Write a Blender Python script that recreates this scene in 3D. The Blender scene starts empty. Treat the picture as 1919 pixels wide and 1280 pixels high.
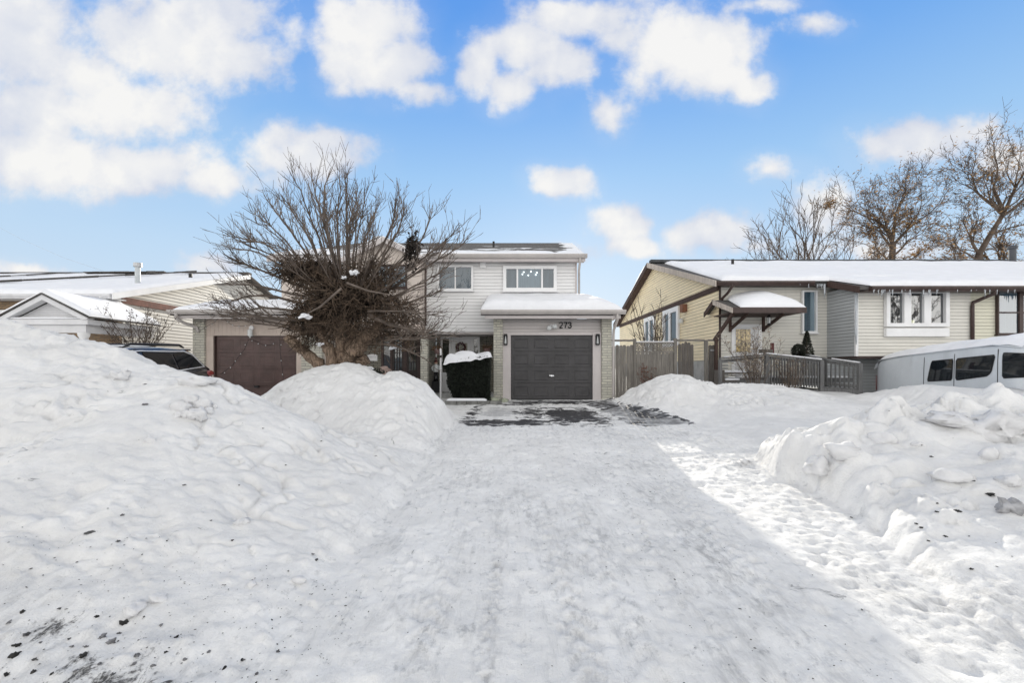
import bpy, math, random
import numpy as np
from mathutils import Vector, Matrix
R = math.radians
scene = bpy.context.scene
COL = scene.collection
V = Vector

# ---------------------------------------------------------------- survey
F, CX, HY, CAMZ = 853.0, 959.5, 690.0, 1.04     # focal length in photo pixels, principal column, horizon row, eye height above the garage floor
def at(px, py, Y):
    return V(((px - CX) * Y / F, Y, CAMZ + (HY - py) * Y / F))

# ---------------------------------------------------------------- mesh builder
class MB:
    def __init__(s): s.v = []; s.f = []
    def pt(s, p): s.v.append((p[0], p[1], p[2])); return len(s.v) - 1
    def face(s, *ps): s.f.append(tuple(s.pt(p) for p in ps)); return s
    def box(s, x0, x1, y0, y1, z0, z1):
        b = len(s.v)
        for z in (z0, z1):
            s.v += [(x0, y0, z), (x1, y0, z), (x1, y1, z), (x0, y1, z)]
        s.f += [(b, b+3, b+2, b+1), (b+4, b+5, b+6, b+7), (b, b+1, b+5, b+4), (b+1, b+2, b+6, b+5), (b+2, b+3, b+7, b+6), (b+3, b, b+4, b+7)]
        return s
    def prism(s, poly, ext):
        n = len(poly); b = len(s.v); e = V(ext)
        s.v += [tuple(p) for p in poly] + [tuple(V(p) + e) for p in poly]
        s.f.append(tuple(range(b + n - 1, b - 1, -1))); s.f.append(tuple(range(b + n, b + 2 * n)))
        for i in range(n):
            j = (i + 1) % n
            s.f.append((b + i, b + j, b + n + j, b + n + i))
        return s
    def beam(s, p0, p1, w, h, up=(0, 0, 1)):
        p0, p1 = V(p0), V(p1); d = (p1 - p0).normalized(); u = V(up)
        if abs(d.dot(u)) > .98: u = V((0, 1, 0))
        a = d.cross(u).normalized(); c = a.cross(d).normalized()
        poly = [p0 + a * (w/2 * sx) + c * (h/2 * sz) for sx, sz in ((-1, -1), (1, -1), (1, 1), (-1, 1))]
        return s.prism(poly, p1 - p0)
    def tube(s, pts, rad, n=6, cap=True):
        pts = [V(p) for p in pts]; k = len(pts)
        if not hasattr(rad, '__len__'): rad = [rad] * k
        b = len(s.v); prev = None
        for i in range(k):
            t = (pts[min(i+1, k-1)] - pts[max(i-1, 0)])
            t = t.normalized() if t.length > 1e-9 else V((0, 0, 1))
            if prev is None:
                a = t.cross(V((0.31, 0.17, 0.93)))
                if a.length < .05: a = t.cross(V((1, 0, 0)))
            else: a = prev - t * prev.dot(t)
            if a.length < 1e-6: a = t.orthogonal()
            a.normalize(); prev = a; c = t.cross(a)
            for j in range(n):
                q = 2 * math.pi * j / n
                s.v.append(tuple(pts[i] + (a * math.cos(q) + c * math.sin(q)) * rad[i]))
        for i in range(k - 1):
            for j in range(n):
                j2 = (j + 1) % n
                s.f.append((b + i*n + j, b + i*n + j2, b + (i+1)*n + j2, b + (i+1)*n + j))
        if cap:
            s.f.append(tuple(b + j for j in range(n - 1, -1, -1))); s.f.append(tuple(b + (k-1)*n + j for j in range(n)))
        return s
    def lathe(s, prof, c, n=16, axis=2):
        b = len(s.v)
        for r, h in prof:
            for j in range(n):
                q = 2 * math.pi * j / n
                p = [r * math.cos(q), r * math.sin(q), h]
                if axis == 1: p = [p[0], p[2], p[1]]
                if axis == 0: p = [p[2], p[0], p[1]]
                s.v.append((c[0] + p[0], c[1] + p[1], c[2] + p[2]))
        for i in range(len(prof) - 1):
            for j in range(n):
                j2 = (j + 1) % n
                s.f.append((b + i*n + j, b + i*n + j2, b + (i+1)*n + j2, b + (i+1)*n + j))
        return s
    def grid(s, G):
        b = len(s.v); m = len(G); n = len(G[0])
        for row in G: s.v += [tuple(p) for p in row]
        for i in range(m - 1):
            for j in range(n - 1):
                s.f.append((b + i*n + j, b + i*n + j + 1, b + (i+1)*n + j + 1, b + (i+1)*n + j))
        return s
    def lump(s, c, rad, seed=0, n=10, amp=.25, flat=.0, rot=0):
        rg = random.Random(seed); ph = [(rg.uniform(0, 6.28), V((rg.uniform(-1, 1), rg.uniform(-1, 1), rg.uniform(-1, 1))).normalized(), rg.uniform(1.5, 4.5)) for _ in range(6)]
        b = len(s.v); m = n; k = 2 * n; cr, sr = math.cos(rot), math.sin(rot)
        for i in range(m + 1):
            th = math.pi * i / m
            for j in range(k):
                q = 2 * math.pi * j / k
                d = V((math.sin(th) * math.cos(q), math.sin(th) * math.sin(q), math.cos(th)))
                f = 1 + amp * sum(math.sin(fr * d.dot(ax) * 2 + p0) for p0, ax, fr in ph) / 3 + amp * .28 * sum(math.sin(fr * d.dot(ax) * 6 + p0 * 2) for p0, ax, fr in ph) / 3
                p = V((d.x * rad[0] * f, d.y * rad[1] * f, d.z * rad[2] * f))
                if flat and p.z < -rad[2] * flat: p.z = -rad[2] * flat
                s.v.append((c[0] + p.x * cr - p.y * sr, c[1] + p.x * sr + p.y * cr, c[2] + p.z))
        for i in range(m):
            for j in range(k):
                j2 = (j + 1) % k
                s.f.append((b + i*k + j, b + (i+1)*k + j, b + (i+1)*k + j2, b + i*k + j2))
        return s
    def build(s, name, mat, parent=None, smooth=False, bevel=0, label=None, kind=None):
        root = parent
        while root is not None and root.parent is not None: root = root.parent
        L = root.location if root is not None else V((0, 0, 0))
        me = bpy.data.meshes.new(name)
        vs = np.array(s.v, dtype=np.float64) - np.array((L.x, L.y, L.z)) if root is not None else s.v
        me.from_pydata([tuple(p) for p in vs], [], s.f); me.update()
        if mat is not None: me.materials.append(mat)
        if smooth:
            me.polygons.foreach_set('use_smooth', [True] * len(me.polygons))
        o = bpy.data.objects.new(name, me); COL.objects.link(o)
        if parent is not None: o.parent = parent
        if bevel:
            md = o.modifiers.new('bevel', 'BEVEL'); md.width = bevel; md.segments = 2; md.limit_method = 'ANGLE'
        if label: o['label'] = label
        if kind: o['kind'] = kind
        return o

def thing(name, label, cat, loc, group=None):
    o = bpy.data.objects.new(name, None); COL.objects.link(o); o.empty_display_size = .1
    o.location = loc; o['label'] = label; o['category'] = cat
    if group: o['group'] = group
    return o
def tag(o, label, cat, group=None):
    o['label'] = label; o['category'] = cat
    if group: o['group'] = group
    return o

# ---------------------------------------------------------------- numpy noise
def _h(ix, iy, s):
    n = (ix.astype(np.int64) * 374761393 + iy.astype(np.int64) * 668265263 + s * 982451653) & 0x7fffffff
    n = ((n ^ (n >> 13)) * 1274126177) & 0x7fffffff
    n = ((n ^ (n >> 16)) * 60493) & 0x7fffffff
    return (n & 0xffff) / 65535.0
def vnoise(x, y, s=0):
    ix = np.floor(x); iy = np.floor(y); fx = x - ix; fy = y - iy
    fx = fx*fx*fx*(fx*(fx*6-15)+10); fy = fy*fy*fy*(fy*(fy*6-15)+10)
    a = _h(ix, iy, s); b = _h(ix+1, iy, s); c = _h(ix, iy+1, s); d = _h(ix+1, iy+1, s)
    return (a*(1-fx)+b*fx)*(1-fy) + (c*(1-fx)+d*fx)*fy
def fbm(x, y, s=0, o=4, g=.5):
    t = 0; a = 1; n = 0
    for i in range(o):
        t = t + a * (vnoise(x * 2**i + 17.3*i, y * 2**i - 9.1*i, s + i) - .5); n += a; a *= g
    return t / n * 2
def worley(x, y, s=0):
    ix = np.floor(x); iy = np.floor(y); best = np.full(np.shape(x), 9.0); idv = np.zeros(np.shape(x))
    for dx in (-1, 0, 1):
        for dy in (-1, 0, 1):
            cx = ix + dx; cy = iy + dy
            px = cx + .15 + .7*_h(cx, cy, s); py = cy + .15 + .7*_h(cx, cy, s + 7)
            d = np.hypot(px - x, py - y); m = d < best
            best = np.where(m, d, best); idv = np.where(m, _h(cx, cy, s + 13), idv)
    return best, idv
def sst(a, b, x):
    t = np.clip((x - a) / (b - a), 0, 1); return t*t*(3-2*t)

# ---------------------------------------------------------------- materials
def newmat(name):
    m = bpy.data.materials.new(name); m.use_nodes = True
    nt = m.node_tree; nt.nodes.clear()
    out = nt.nodes.new('ShaderNodeOutputMaterial'); b = nt.nodes.new('ShaderNodeBsdfPrincipled')
    nt.links.new(b.outputs[0], out.inputs[0])
    return m, nt, b, out
def N(nt, t, **kw):
    n = nt.nodes.new(t)
    for k, v in kw.items(): setattr(n, k, v)
    return n
def setin(nt, sock, v):
    if hasattr(v, 'links') or isinstance(v, bpy.types.NodeSocket): nt.links.new(v, sock)
    else: sock.default_value = v
def math_(nt, op, a, b=None, c=None, clamp=False):
    n = N(nt, 'ShaderNodeMath', operation=op, use_clamp=clamp)
    setin(nt, n.inputs[0], a)
    if b is not None: setin(nt, n.inputs[1], b)
    if c is not None: setin(nt, n.inputs[2], c)
    return n.outputs[0]
def mix(nt, f, a, b, blend='MIX'):
    n = N(nt, 'ShaderNodeMix', data_type='RGBA', blend_type=blend)
    setin(nt, n.inputs[0], f)
    for s, v in ((n.inputs[6], a), (n.inputs[7], b)):
        if isinstance(v, (tuple, list)): s.default_value = (*v[:3], 1)
        else: nt.links.new(v, s)
    return n.outputs[2]
def maprange(nt, x, a, b, c=0, d=1, kind='SMOOTHSTEP'):
    n = N(nt, 'ShaderNodeMapRange', interpolation_type=kind)
    setin(nt, n.inputs[0], x); n.inputs[1].default_value = a; n.inputs[2].default_value = b; n.inputs[3].default_value = c; n.inputs[4].default_value = d
    return n.outputs[0]
def noise(nt, vec, scale, detail=4, rough=.5, dist=0):
    n = N(nt, 'ShaderNodeTexNoise'); n.inputs['Scale'].default_value = scale; n.inputs['Detail'].default_value = detail
    n.inputs['Roughness'].default_value = rough; n.inputs['Distortion'].default_value = dist
    if vec is not None: nt.links.new(vec, n.inputs['Vector'])
    return n.outputs[0]
def scaled(nt, vec, s):
    n = N(nt, 'ShaderNodeMapping'); nt.links.new(vec, n.inputs[0]); n.inputs['Scale'].default_value = s
    return n.outputs[0]
def pos(nt): return N(nt, 'ShaderNodeNewGeometry').outputs['Position']
def bump(nt, b, h, strength=.5, dist=.01):
    n = N(nt, 'ShaderNodeBump'); n.inputs['Strength'].default_value = strength; n.inputs['Distance'].default_value = dist
    nt.links.new(h, n.inputs['Height']); nt.links.new(n.outputs[0], b.inputs['Normal'])

def plain(name, col, rough=.6, var=.15, scale=3, metal=0, bmp=.0, stretch=(1, 1, 1), spec=.4, grime=0, coat=0):
    m, nt, b, out = newmat(name); p = scaled(nt, pos(nt), stretch)
    f = noise(nt, p, scale, 6, .6)
    lo = tuple(c * (1 - var) for c in col); hi = tuple(min(1, c * (1 + var)) for c in col)
    c = mix(nt, maprange(nt, f, .3, .7), lo, hi)
    if grime:
        g = noise(nt, scaled(nt, pos(nt), (1.5, 1.5, .25)), 2.2, 6, .65)
        c = mix(nt, maprange(nt, g, .45, .8, 0, grime), c, tuple(x * .55 for x in col))
    nt.links.new(c, b.inputs['Base Color']); b.inputs['Roughness'].default_value = rough; b.inputs['Metallic'].default_value = metal
    b.inputs['Specular IOR Level'].default_value = spec
    if coat: b.inputs['Coat Weight'].default_value = coat; b.inputs['Coat Roughness'].default_value = .06
    if bmp: bump(nt, b, noise(nt, p, scale * 6, 4, .6), bmp, .01)
    return m

def snowmat(name, base=(.87, .868, .858), fine=1.0, terrain=False, roofpatch=None):
    m, nt, b, out = newmat(name); p = pos(nt)
    n1 = noise(nt, p, 2.2, 7, .65); n2 = noise(nt, p, 22, 6, .68); n3 = noise(nt, p, 140, 2, .6)
    c = mix(nt, maprange(nt, n1, .35, .7), tuple(x * (.91 if terrain else .97) for x in base), tuple(min(.93, x * 1.03) for x in base))
    h = math_(nt, 'ADD', math_(nt, 'MULTIPLY', n2, 1.0), math_(nt, 'MULTIPLY', n3, .25))
    rough = .75
    if terrain:
        dirt = N(nt, 'ShaderNodeAttribute', attribute_name='dirt').outputs['Fac']  # dirt, plus the painted shade of a pit in the bank
        asp = N(nt, 'ShaderNodeAttribute', attribute_name='asphalt').outputs['Fac']
        ice = N(nt, 'ShaderNodeAttribute', attribute_name='ice').outputs['Fac']
        pk = N(nt, 'ShaderNodeAttribute', attribute_name='packed').outputs['Fac']
        c = mix(nt, pk, mix(nt, .14, c, (.30, .30, .31)), c)      # ploughed snow is a little greyer than the packed drive
        blot = noise(nt, scaled(nt, p, (1, 1, 2)), 3.4, 7, .66, .8); c = mix(nt, math_(nt, 'MULTIPLY', math_(nt, 'SUBTRACT', 1.0, pk), maprange(nt, blot, .55, .75, 0, .22)), c, (.42, .425, .44))
        # scuffed, tracked snow on the driveway: streaks along the driving direction
        st = noise(nt, scaled(nt, p, (9, 1.6, 3)), 1.4, 7, .68, .4)
        sp = noise(nt, scaled(nt, p, (1.0, .75, 1)), 13, 6, .7, .3)
        grey = math_(nt, 'MULTIPLY', pk, math_(nt, 'ADD', maprange(nt, st, .50, .72, 0, .34), maprange(nt, sp, .54, .70, 0, .52)), clamp=True)
        c = mix(nt, grey, c, (.36, .37, .385))
        grm = N(nt, 'ShaderNodeAttribute', attribute_name='grime').outputs['Fac']; gn = noise(nt, scaled(nt, p, (2.2, .7, 1)), 7, 8, .72, .4)  # grime, plus the painted shade of the tyre grooves
        c = mix(nt, math_(nt, 'MULTIPLY', grm, maprange(nt, gn, .42, .66, .05, .85)), c, (.20, .20, .205))
        dn = noise(nt, scaled(nt, p, (1, .6, 1)), 12, 8, .70, .6); dn2 = noise(nt, p, 60, 4, .7)
        dm = math_(nt, 'ADD', math_(nt, 'MULTIPLY', dirt, 1.1), math_(nt, 'ADD', math_(nt, 'MULTIPLY', math_(nt, 'SUBTRACT', dn, .5), 1.5), math_(nt, 'MULTIPLY', math_(nt, 'SUBTRACT', dn2, .5), .5)))
        dm2 = math_(nt, 'MULTIPLY', maprange(nt, dm, .60, .86), maprange(nt, dirt, 0.02, .2))
        c = mix(nt, math_(nt, 'MULTIPLY', dirt, .12), c, (.45, .45, .46))
        c = mix(nt, math_(nt, 'MULTIPLY', dm2, .93), c, (.035, .034, .033))
        # thin grey ice film and bare asphalt
        an = noise(nt, scaled(nt, p, (1, 1.6, 1)), 2.6, 8, .68, .9)
        am = math_(nt, 'ADD', asp, math_(nt, 'MULTIPLY', math_(nt, 'SUBTRACT', an, .5), 2.3))
        a2 = maprange(nt, am, .36, .52)
        im = maprange(nt, math_(nt, 'ADD', ice, math_(nt, 'MULTIPLY', math_(nt, 'SUBTRACT', an, .5), .7)), .4, .62)
        c = mix(nt, math_(nt, 'MULTIPLY', im, .92), c, mix(nt, math_(nt, 'MULTIPLY', maprange(nt, ice, .55, .85), maprange(nt, noise(nt, p, 3.5, 6, .65), .35, .6)), (.44, .445, .455), (.15, .152, .158)))
        asc = mix(nt, noise(nt, p, 90, 3, .6), (.028, .028, .03), (.075, .075, .078))
        c = mix(nt, a2, c, asc)
        nt.links.new(maprange(nt, a2, 0, 1, .72, .5), b.inputs['Roughness'])
        h = math_(nt, 'ADD', h, math_(nt, 'MULTIPLY', math_(nt, 'MULTIPLY', pk, st), 1.6))
    else:
        b.inputs['Roughness'].default_value = rough
    nt.links.new(c, b.inputs['Base Color'])
    b.inputs['Specular IOR Level'].default_value = .25
    bump(nt, b, h, (.85 if terrain else .55) * fine, .014)
    return m

def brickmat(name, c1, c2, mortar, bw, bh, bias=0, ms=.012, lay=(1, 1, 1)):
    m, nt, b, out = newmat(name); p = pos(nt)
    s = N(nt, 'ShaderNodeSeparateXYZ'); nt.links.new(p, s.inputs[0])
    cb = N(nt, 'ShaderNodeCombineXYZ'); nt.links.new(math_(nt, 'ADD', s.outputs[0], s.outputs[1]), cb.inputs[0]); nt.links.new(s.outputs[2], cb.inputs[1])
    br = N(nt, 'ShaderNodeTexBrick'); nt.links.new(cb.outputs[0], br.inputs['Vector'])
    br.inputs['Color1'].default_value = (*c1, 1); br.inputs['Color2'].default_value = (*c2, 1); br.inputs['Mortar'].default_value = (*mortar, 1)
    br.inputs['Scale'].default_value = 1; br.inputs['Brick Width'].default_value = bw; br.inputs['Row Height'].default_value = bh
    br.inputs['Mortar Size'].default_value = ms; br.inputs['Mortar Smooth'].default_value = .3; br.inputs['Bias'].default_value = bias
    n = noise(nt, p, 9, 5, .65); n2 = noise(nt, p, 1.3, 3)
    c = mix(nt, maprange(nt, n, .3, .75, 0, .5), br.outputs['Color'], tuple(x * .5 for x in c1))
    c = mix(nt, maprange(nt, n2, .4, .7, 0, .35), c, c2)
    nt.links.new(c, b.inputs['Base Color']); b.inputs['Roughness'].default_value = .85
    h = math_(nt, 'SUBTRACT', math_(nt, 'MULTIPLY', n, .6), br.outputs['Fac'])
    bump(nt, b, h, .9, .02)
    return m

def sidingmat(name, col, pitch, z0, var=.05, dark=.62):
    m, nt, b, out = newmat(name); p = pos(nt)
    s = N(nt, 'ShaderNodeSeparateXYZ'); nt.links.new(p, s.inputs[0])
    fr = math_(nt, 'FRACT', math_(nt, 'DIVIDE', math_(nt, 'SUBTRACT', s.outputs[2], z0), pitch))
    line = maprange(nt, fr, .02, .26, 1, 0)          # shade under each lap, painted into the colour
    n = noise(nt, scaled(nt, p, (.6, .6, 2)), 2.0, 6, .65)
    c = mix(nt, maprange(nt, n, .3, .75), tuple(x * (1 - var) for x in col), tuple(x * (1 + var) for x in col))
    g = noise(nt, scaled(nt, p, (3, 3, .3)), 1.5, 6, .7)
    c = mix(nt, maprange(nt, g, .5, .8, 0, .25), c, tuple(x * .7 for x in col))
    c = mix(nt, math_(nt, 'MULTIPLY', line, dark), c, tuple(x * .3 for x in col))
    nt.links.new(c, b.inputs['Base Color']); b.inputs['Roughness'].default_value = .55; b.inputs['Specular IOR Level'].default_value = .3
    bump(nt, b, noise(nt, scaled(nt, p, (1, 1, 8)), 20, 3), .12, .004)
    return m

def glassmat(name, tint=(.55, .62, .66), refl=.35, rough=.02):
    m = bpy.data.materials.new(name); m.use_nodes = True; nt = m.node_tree; nt.nodes.clear()
    out = nt.nodes.new('ShaderNodeOutputMaterial'); mx = nt.nodes.new('ShaderNodeMixShader'); t = nt.nodes.new('ShaderNodeBsdfTransparent'); g = nt.nodes.new('ShaderNodeBsdfGlossy')
    t.inputs[0].default_value = (*tint, 1); g.inputs['Roughness'].default_value = rough
    lw = nt.nodes.new('ShaderNodeLayerWeight'); lw.inputs[0].default_value = .25
    f = math_(nt, 'ADD', math_(nt, 'MULTIPLY', lw.outputs['Fresnel'], .6), refl, clamp=True)
    nt.links.new(f, mx.inputs[0]); nt.links.new(t.outputs[0], mx.inputs[1]); nt.links.new(g.outputs[0], mx.inputs[2]); nt.links.new(mx.outputs[0], out.inputs[0])
    # slightly wavy float glass
    bp = nt.nodes.new('ShaderNodeBump'); bp.inputs['Strength'].default_value = .08; bp.inputs['Distance'].default_value = .02
    nt.links.new(noise(nt, pos(nt), 2.5, 2), bp.inputs['Height']); nt.links.new(bp.outputs[0], g.inputs['Normal'])
    return m

def shinglemat(name, col=(.075, .07, .066), snow=None):
    m, nt, b, out = newmat(name); p = pos(nt)
    s = N(nt, 'ShaderNodeSeparateXYZ'); nt.links.new(p, s.inputs[0])
    cb = N(nt, 'ShaderNodeCombineXYZ'); nt.links.new(s.outputs[0], cb.inputs[0]); nt.links.new(s.outputs[1], cb.inputs[1])
    br = N(nt, 'ShaderNodeTexBrick'); nt.links.new(cb.outputs[0], br.inputs['Vector'])
    br.inputs['Color1'].default_value = (*[x * .7 for x in col], 1); br.inputs['Color2'].default_value = (*[x * 1.4 for x in col], 1); br.inputs['Mortar'].default_value = (.02, .02, .02, 1)
    br.inputs['Scale'].default_value = 1; br.inputs['Brick Width'].default_value = .32; br.inputs['Row Height'].default_value = .14; br.inputs['Mortar Size'].default_value = .006
    n = noise(nt, p, 12, 5, .7)
    c = mix(nt, maprange(nt, n, .3, .8, 0, .6), br.outputs['Color'], tuple(x * 1.6 for x in col))
    if snow:     # patches of old snow lying on the shingles, more of it towards the eave and the right verge
        y0, y1, xr = snow
        t = maprange(nt, s.outputs[1], y0, y1, .66, .02, 'LINEAR')
        r = maprange(nt, s.outputs[0], xr - .9, xr - .1, 0, .85, 'LINEAR')
        n4 = noise(nt, scaled(nt, p, (.5, 1.5, 1)), 1.7, 7, .62, .5)
        f = math_(nt, 'ADD', math_(nt, 'MAXIMUM', t, r), math_(nt, 'MULTIPLY', math_(nt, 'SUBTRACT', n4, .5), 1.7))
        c = mix(nt, maprange(nt, f, .42, .5), c, (.86, .87, .88))
    nt.links.new(c, b.inputs['Base Color']); b.inputs['Roughness'].default_value = .9
    bump(nt, b, math_(nt, 'SUBTRACT', n, br.outputs['Fac']), .6, .01)
    return m

def woodmat(name, col, var=.35, rough=.85):
    m, nt, b, out = newmat(name); p = pos(nt)
    g = noise(nt, scaled(nt, p, (14, 14, .9)), 2.2, 7, .7, .4); w = noise(nt, p, 2.0, 4)
    c = mix(nt, maprange(nt, g, .3, .75), tuple(x * (1 - var) for x in col), tuple(x * (1 + var) for x in col))
    c = mix(nt, maprange(nt, w, .4, .7, 0, .45), c, tuple(x * .65 for x in col))
    nt.links.new(c, b.inputs['Base Color']); b.inputs['Roughness'].default_value = rough
    bump(nt, b, g, .5, .006)
    return m

SNOW = snowmat('snow', (.85, .86, .885)); SNOWT = snowmat('snow_ground', terrain=True)
CHUNK = snowmat('snow_chunk', (.74, .74, .745), 1.6); DIRTY = plain('dirty_ice', (.16, .16, .165), .85, .6, 18, bmp=.8); HOLLOW_GREY = plain('hollow_shade_grey', (.36, .36, .37), .8, .4, 9, bmp=.8); DIRT = plain('grit', (.03, .029, .028), .9, .4, 20, bmp=.5)
STONE = brickmat('cream_stone', (.64, .62, .52), (.47, .455, .40), (.31, .30, .275), .30, .085)
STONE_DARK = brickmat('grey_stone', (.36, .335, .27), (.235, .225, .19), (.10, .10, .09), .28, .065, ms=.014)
BRICK_TAN = brickmat('tan_brick', (.40, .27, .15), (.26, .18, .11), (.20, .17, .14), .24, .075)
WHITE = plain('white_trim', (.80, .80, .80), .45, .04, 2, grime=.15)
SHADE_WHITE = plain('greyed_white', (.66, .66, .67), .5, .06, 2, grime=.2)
TRIM = plain('taupe_trim', (.55, .51, .50), .5, .05, 2, grime=.2)
GUTTER = plain('taupe_gutter', (.47, .44, .42), .45, .08, 2, grime=.25)
BROWN = plain('brown_metal', (.050, .030, .026), .45, .25, 4, grime=.2)
BROWN_WOOD = woodmat('brown_board', (.065, .038, .03))
BARE_FASCIA = woodmat('peeling_fascia', (.50, .44, .385), .5)
STUCCO = plain('beige_panel', (.60, .53, .475), .8, .05, 1.5, bmp=.15, grime=.2)
BEIGE = plain('beige_board', (.52, .44, .385), .7, .06, 3, grime=.25)
DOOR_GREY = plain('charcoal_door', (.046, .044, .046), .42, .2, 2.5, bmp=.12, grime=.45)
DOOR_BROWN = plain('brown_door', (.085, .052, .047), .42, .2, 2.5, bmp=.12, grime=.45)
BLACK = plain('black', (.012, .012, .013), .5, .2, 5); BRIGHT = plain('bright_trim', (.74, .75, .77), .25, .05, 3); CHROME = plain('chrome', (.62, .63, .65), .18, .05, 3, metal=1)
METAL = plain('galvanised', (.42, .43, .44), .4, .2, 8, metal=.6)
GLASS = glassmat('glass', refl=.10); GLASS_DARK = glassmat('dark_glass', (.12, .13, .14), .08); GLASS_CAR = glassmat('car_glass', (.06, .07, .08), .04); GLASS_GOLD = glassmat('leaded_glass', (.8, .7, .45), .25, .12)
BLIND = plain('blue_grey_blind', (.19, .25, .29), .9, .12, 3, stretch=(6, 6, .5)); DARKROOM = plain('dark_interior', (.05, .055, .06), .9, .5, 1.5); CURTAIN = plain('pale_curtain', (.42, .50, .55), .9, .12, 5, stretch=(8, 8, .3))
SHINGLE = shinglemat('shingles'); SHINGLE_P = shinglemat('shingles_patchy_snow', (.105, .098, .088), (15.4, 18.8, 2.50)); SHINGLE_PL = shinglemat('shingles_patchy_snow_west', (.105, .098, .088), (15.5, 19.5, 40))
FENCE = woodmat('weathered_wood', (.20, .185, .165)); FENCE_DARK = woodmat('dark_weathered_wood', (.125, .112, .10)); RED_WOOD = woodmat('reddish_wood', (.22, .10, .06)); RAIL = woodmat('grey_rail_wood', (.15, .15, .15))
CONCRETE = plain('concrete', (.42, .42, .41), .9, .15, 4, bmp=.3, grime=.3)
BARK = plain('bark', (.15, .115, .09), .9, .45, 7, bmp=.9, stretch=(3, 3, 1)); BARK_RED = plain('trunk_bark', (.20, .145, .105), .9, .65, 7, bmp=1, stretch=(5, 5, .9)); TWIG = plain('twig', (.125, .10, .083), .85, .4, 4); TANGLE = plain('dead_twig', (.085, .06, .042), .9, .7, 5)
BARK_FAR = plain('dark_bark', (.095, .073, .058), .9, .4, 2); LEAF = plain('dead_leaf', (.30, .185, .085), .8, .5, 2.5); LEAF_D = plain('dry_seedhead', (.14, .105, .075), .85, .5, 9)
GREEN = plain('yew', (.010, .014, .009), .8, .6, 8); GREEN2 = plain('evergreen', (.016, .02, .012), .8, .6, 9)
ICE = plain('ice', (.72, .76, .80), .15, .05, 8); ICE.node_tree.nodes['Principled BSDF'].inputs['Transmission Weight'].default_value = .5
CARPAINT = plain('dark_car_paint', (.010, .013, .020), .25, .1, 2, coat=1, spec=.5); VANPAINT = plain('white_van_paint', (.60, .64, .68), .35, .05, 1.5, coat=.5, grime=.32); PLASTIC = plain('black_plastic', (.02, .02, .022), .5, .15, 8); TYRE = plain('tyre_rubber', (.018, .018, .018), .85, .3, 10); REDLENS = plain('red_lens', (.22, .012, .012), .15, .2, 6, coat=1)
TERRACOTTA = plain('pink_pot', (.25, .165, .155), .8, .15, 8); RED = plain('red_fabric', (.085, .022, .022), .8, .3, 20); DRIED = plain('dried_plant', (.12, .075, .045), .9, .6, 12); FROST = plain('frosted_glass', (.62, .64, .64), .25, .1, 10)
def emis(name, col, st):
    m, nt, b, out = newmat(name); b.inputs['Emission Color'].default_value = (*col, 1); b.inputs['Emission Strength'].default_value = st; b.inputs['Base Color'].default_value = (*col, 1); return m
BULB = emis('lit_bulb', (1, .97, .92), 3.0); WARMLAMP = emis('warm_lampshade', (1, .8, .5), .9)
SID = .115; BACK = 1.0
# ---------------------------------------------------------------- building helpers
def siding(name, mat, parent, o, u, n, span, z0, z1, pitch, lip=.016, label=None):
    """lapped boards: o origin (z ignored), u horizontal direction, n outward normal, span(z) -> (s0, s1)"""
    o, u, n = V(o), V(u), V(n); m = MB(); z = z0; k = 0
    P = lambda s, zz, d: V((o.x + u.x*s + n.x*d, o.y + u.y*s + n.y*d, zz))
    while z < z1 - 1e-4:
        zt = min(z + pitch, z1); a0, a1 = span(z + 1e-4); b0, b1 = span(zt - 1e-4)
        m.face(P(a0, z, lip), P(a1, z, lip), P(b1, zt, 0.001), P(b0, zt, 0.001))
        m.face(P(a0, z, 0), P(a1, z, 0), P(a1, z, lip), P(a0, z, lip))
        z = zt
    return m.build(name, mat, parent, label=label)

def window(parent, o, u, n, w, h, panes, fw=.06, proud=.07, frame=WHITE, glass=GLASS, back=DARKROOM, sill=True, name='window', rails=(), apron=0):
    """o = lower-left corner of the outer frame on the wall; panes = list of (s0, s1) glass spans"""
    o, u, n = V(o), V(u), V(n); up = V((0, 0, 1)); m = MB()
    def bx(s0, s1, t0, t1, d0, d1, mb=m):
        mb.prism([o + u*s + up*t + n*d0 for s, t in ((s0, t0), (s1, t0), (s1, t1), (s0, t1))], n * (d1 - d0))
    bx(-.0, fw, 0, h, 0, proud); bx(w - fw, w, 0, h, 0, proud); bx(fw, w - fw, 0, fw, 0, proud - .002); bx(fw, w - fw, h - fw, h, 0, proud - .002)
    ps = sorted(panes)
    for a, b in zip(ps[:-1], ps[1:]): bx(a[1], b[0], fw, h - fw, 0, proud - .006)
    if sill: bx(-.03, w + .03, -.04, 0, 0, proud + .03)
    if apron: bx(0, w, -apron, -.042, 0, proud - .01)
    for t in rails: bx(fw, w - fw, t - .02, t + .02, .034, proud - .012)
    fr = m.build(name, frame, parent)
    g = MB(); c = MB()
    for a, b in ps: g.face(*[o + u*s + up*t + n*.03 for s, t in ((a, fw), (b, fw), (b, h - fw), (a, h - fw))])
    c.face(*[o + u*s + up*t + n*.006 for s, t in ((fw, fw), (w - fw, fw), (w - fw, h - fw), (fw, h - fw))])
    g.build('pane', glass, fr); c.build('blind', back, fr)
    return fr

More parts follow.
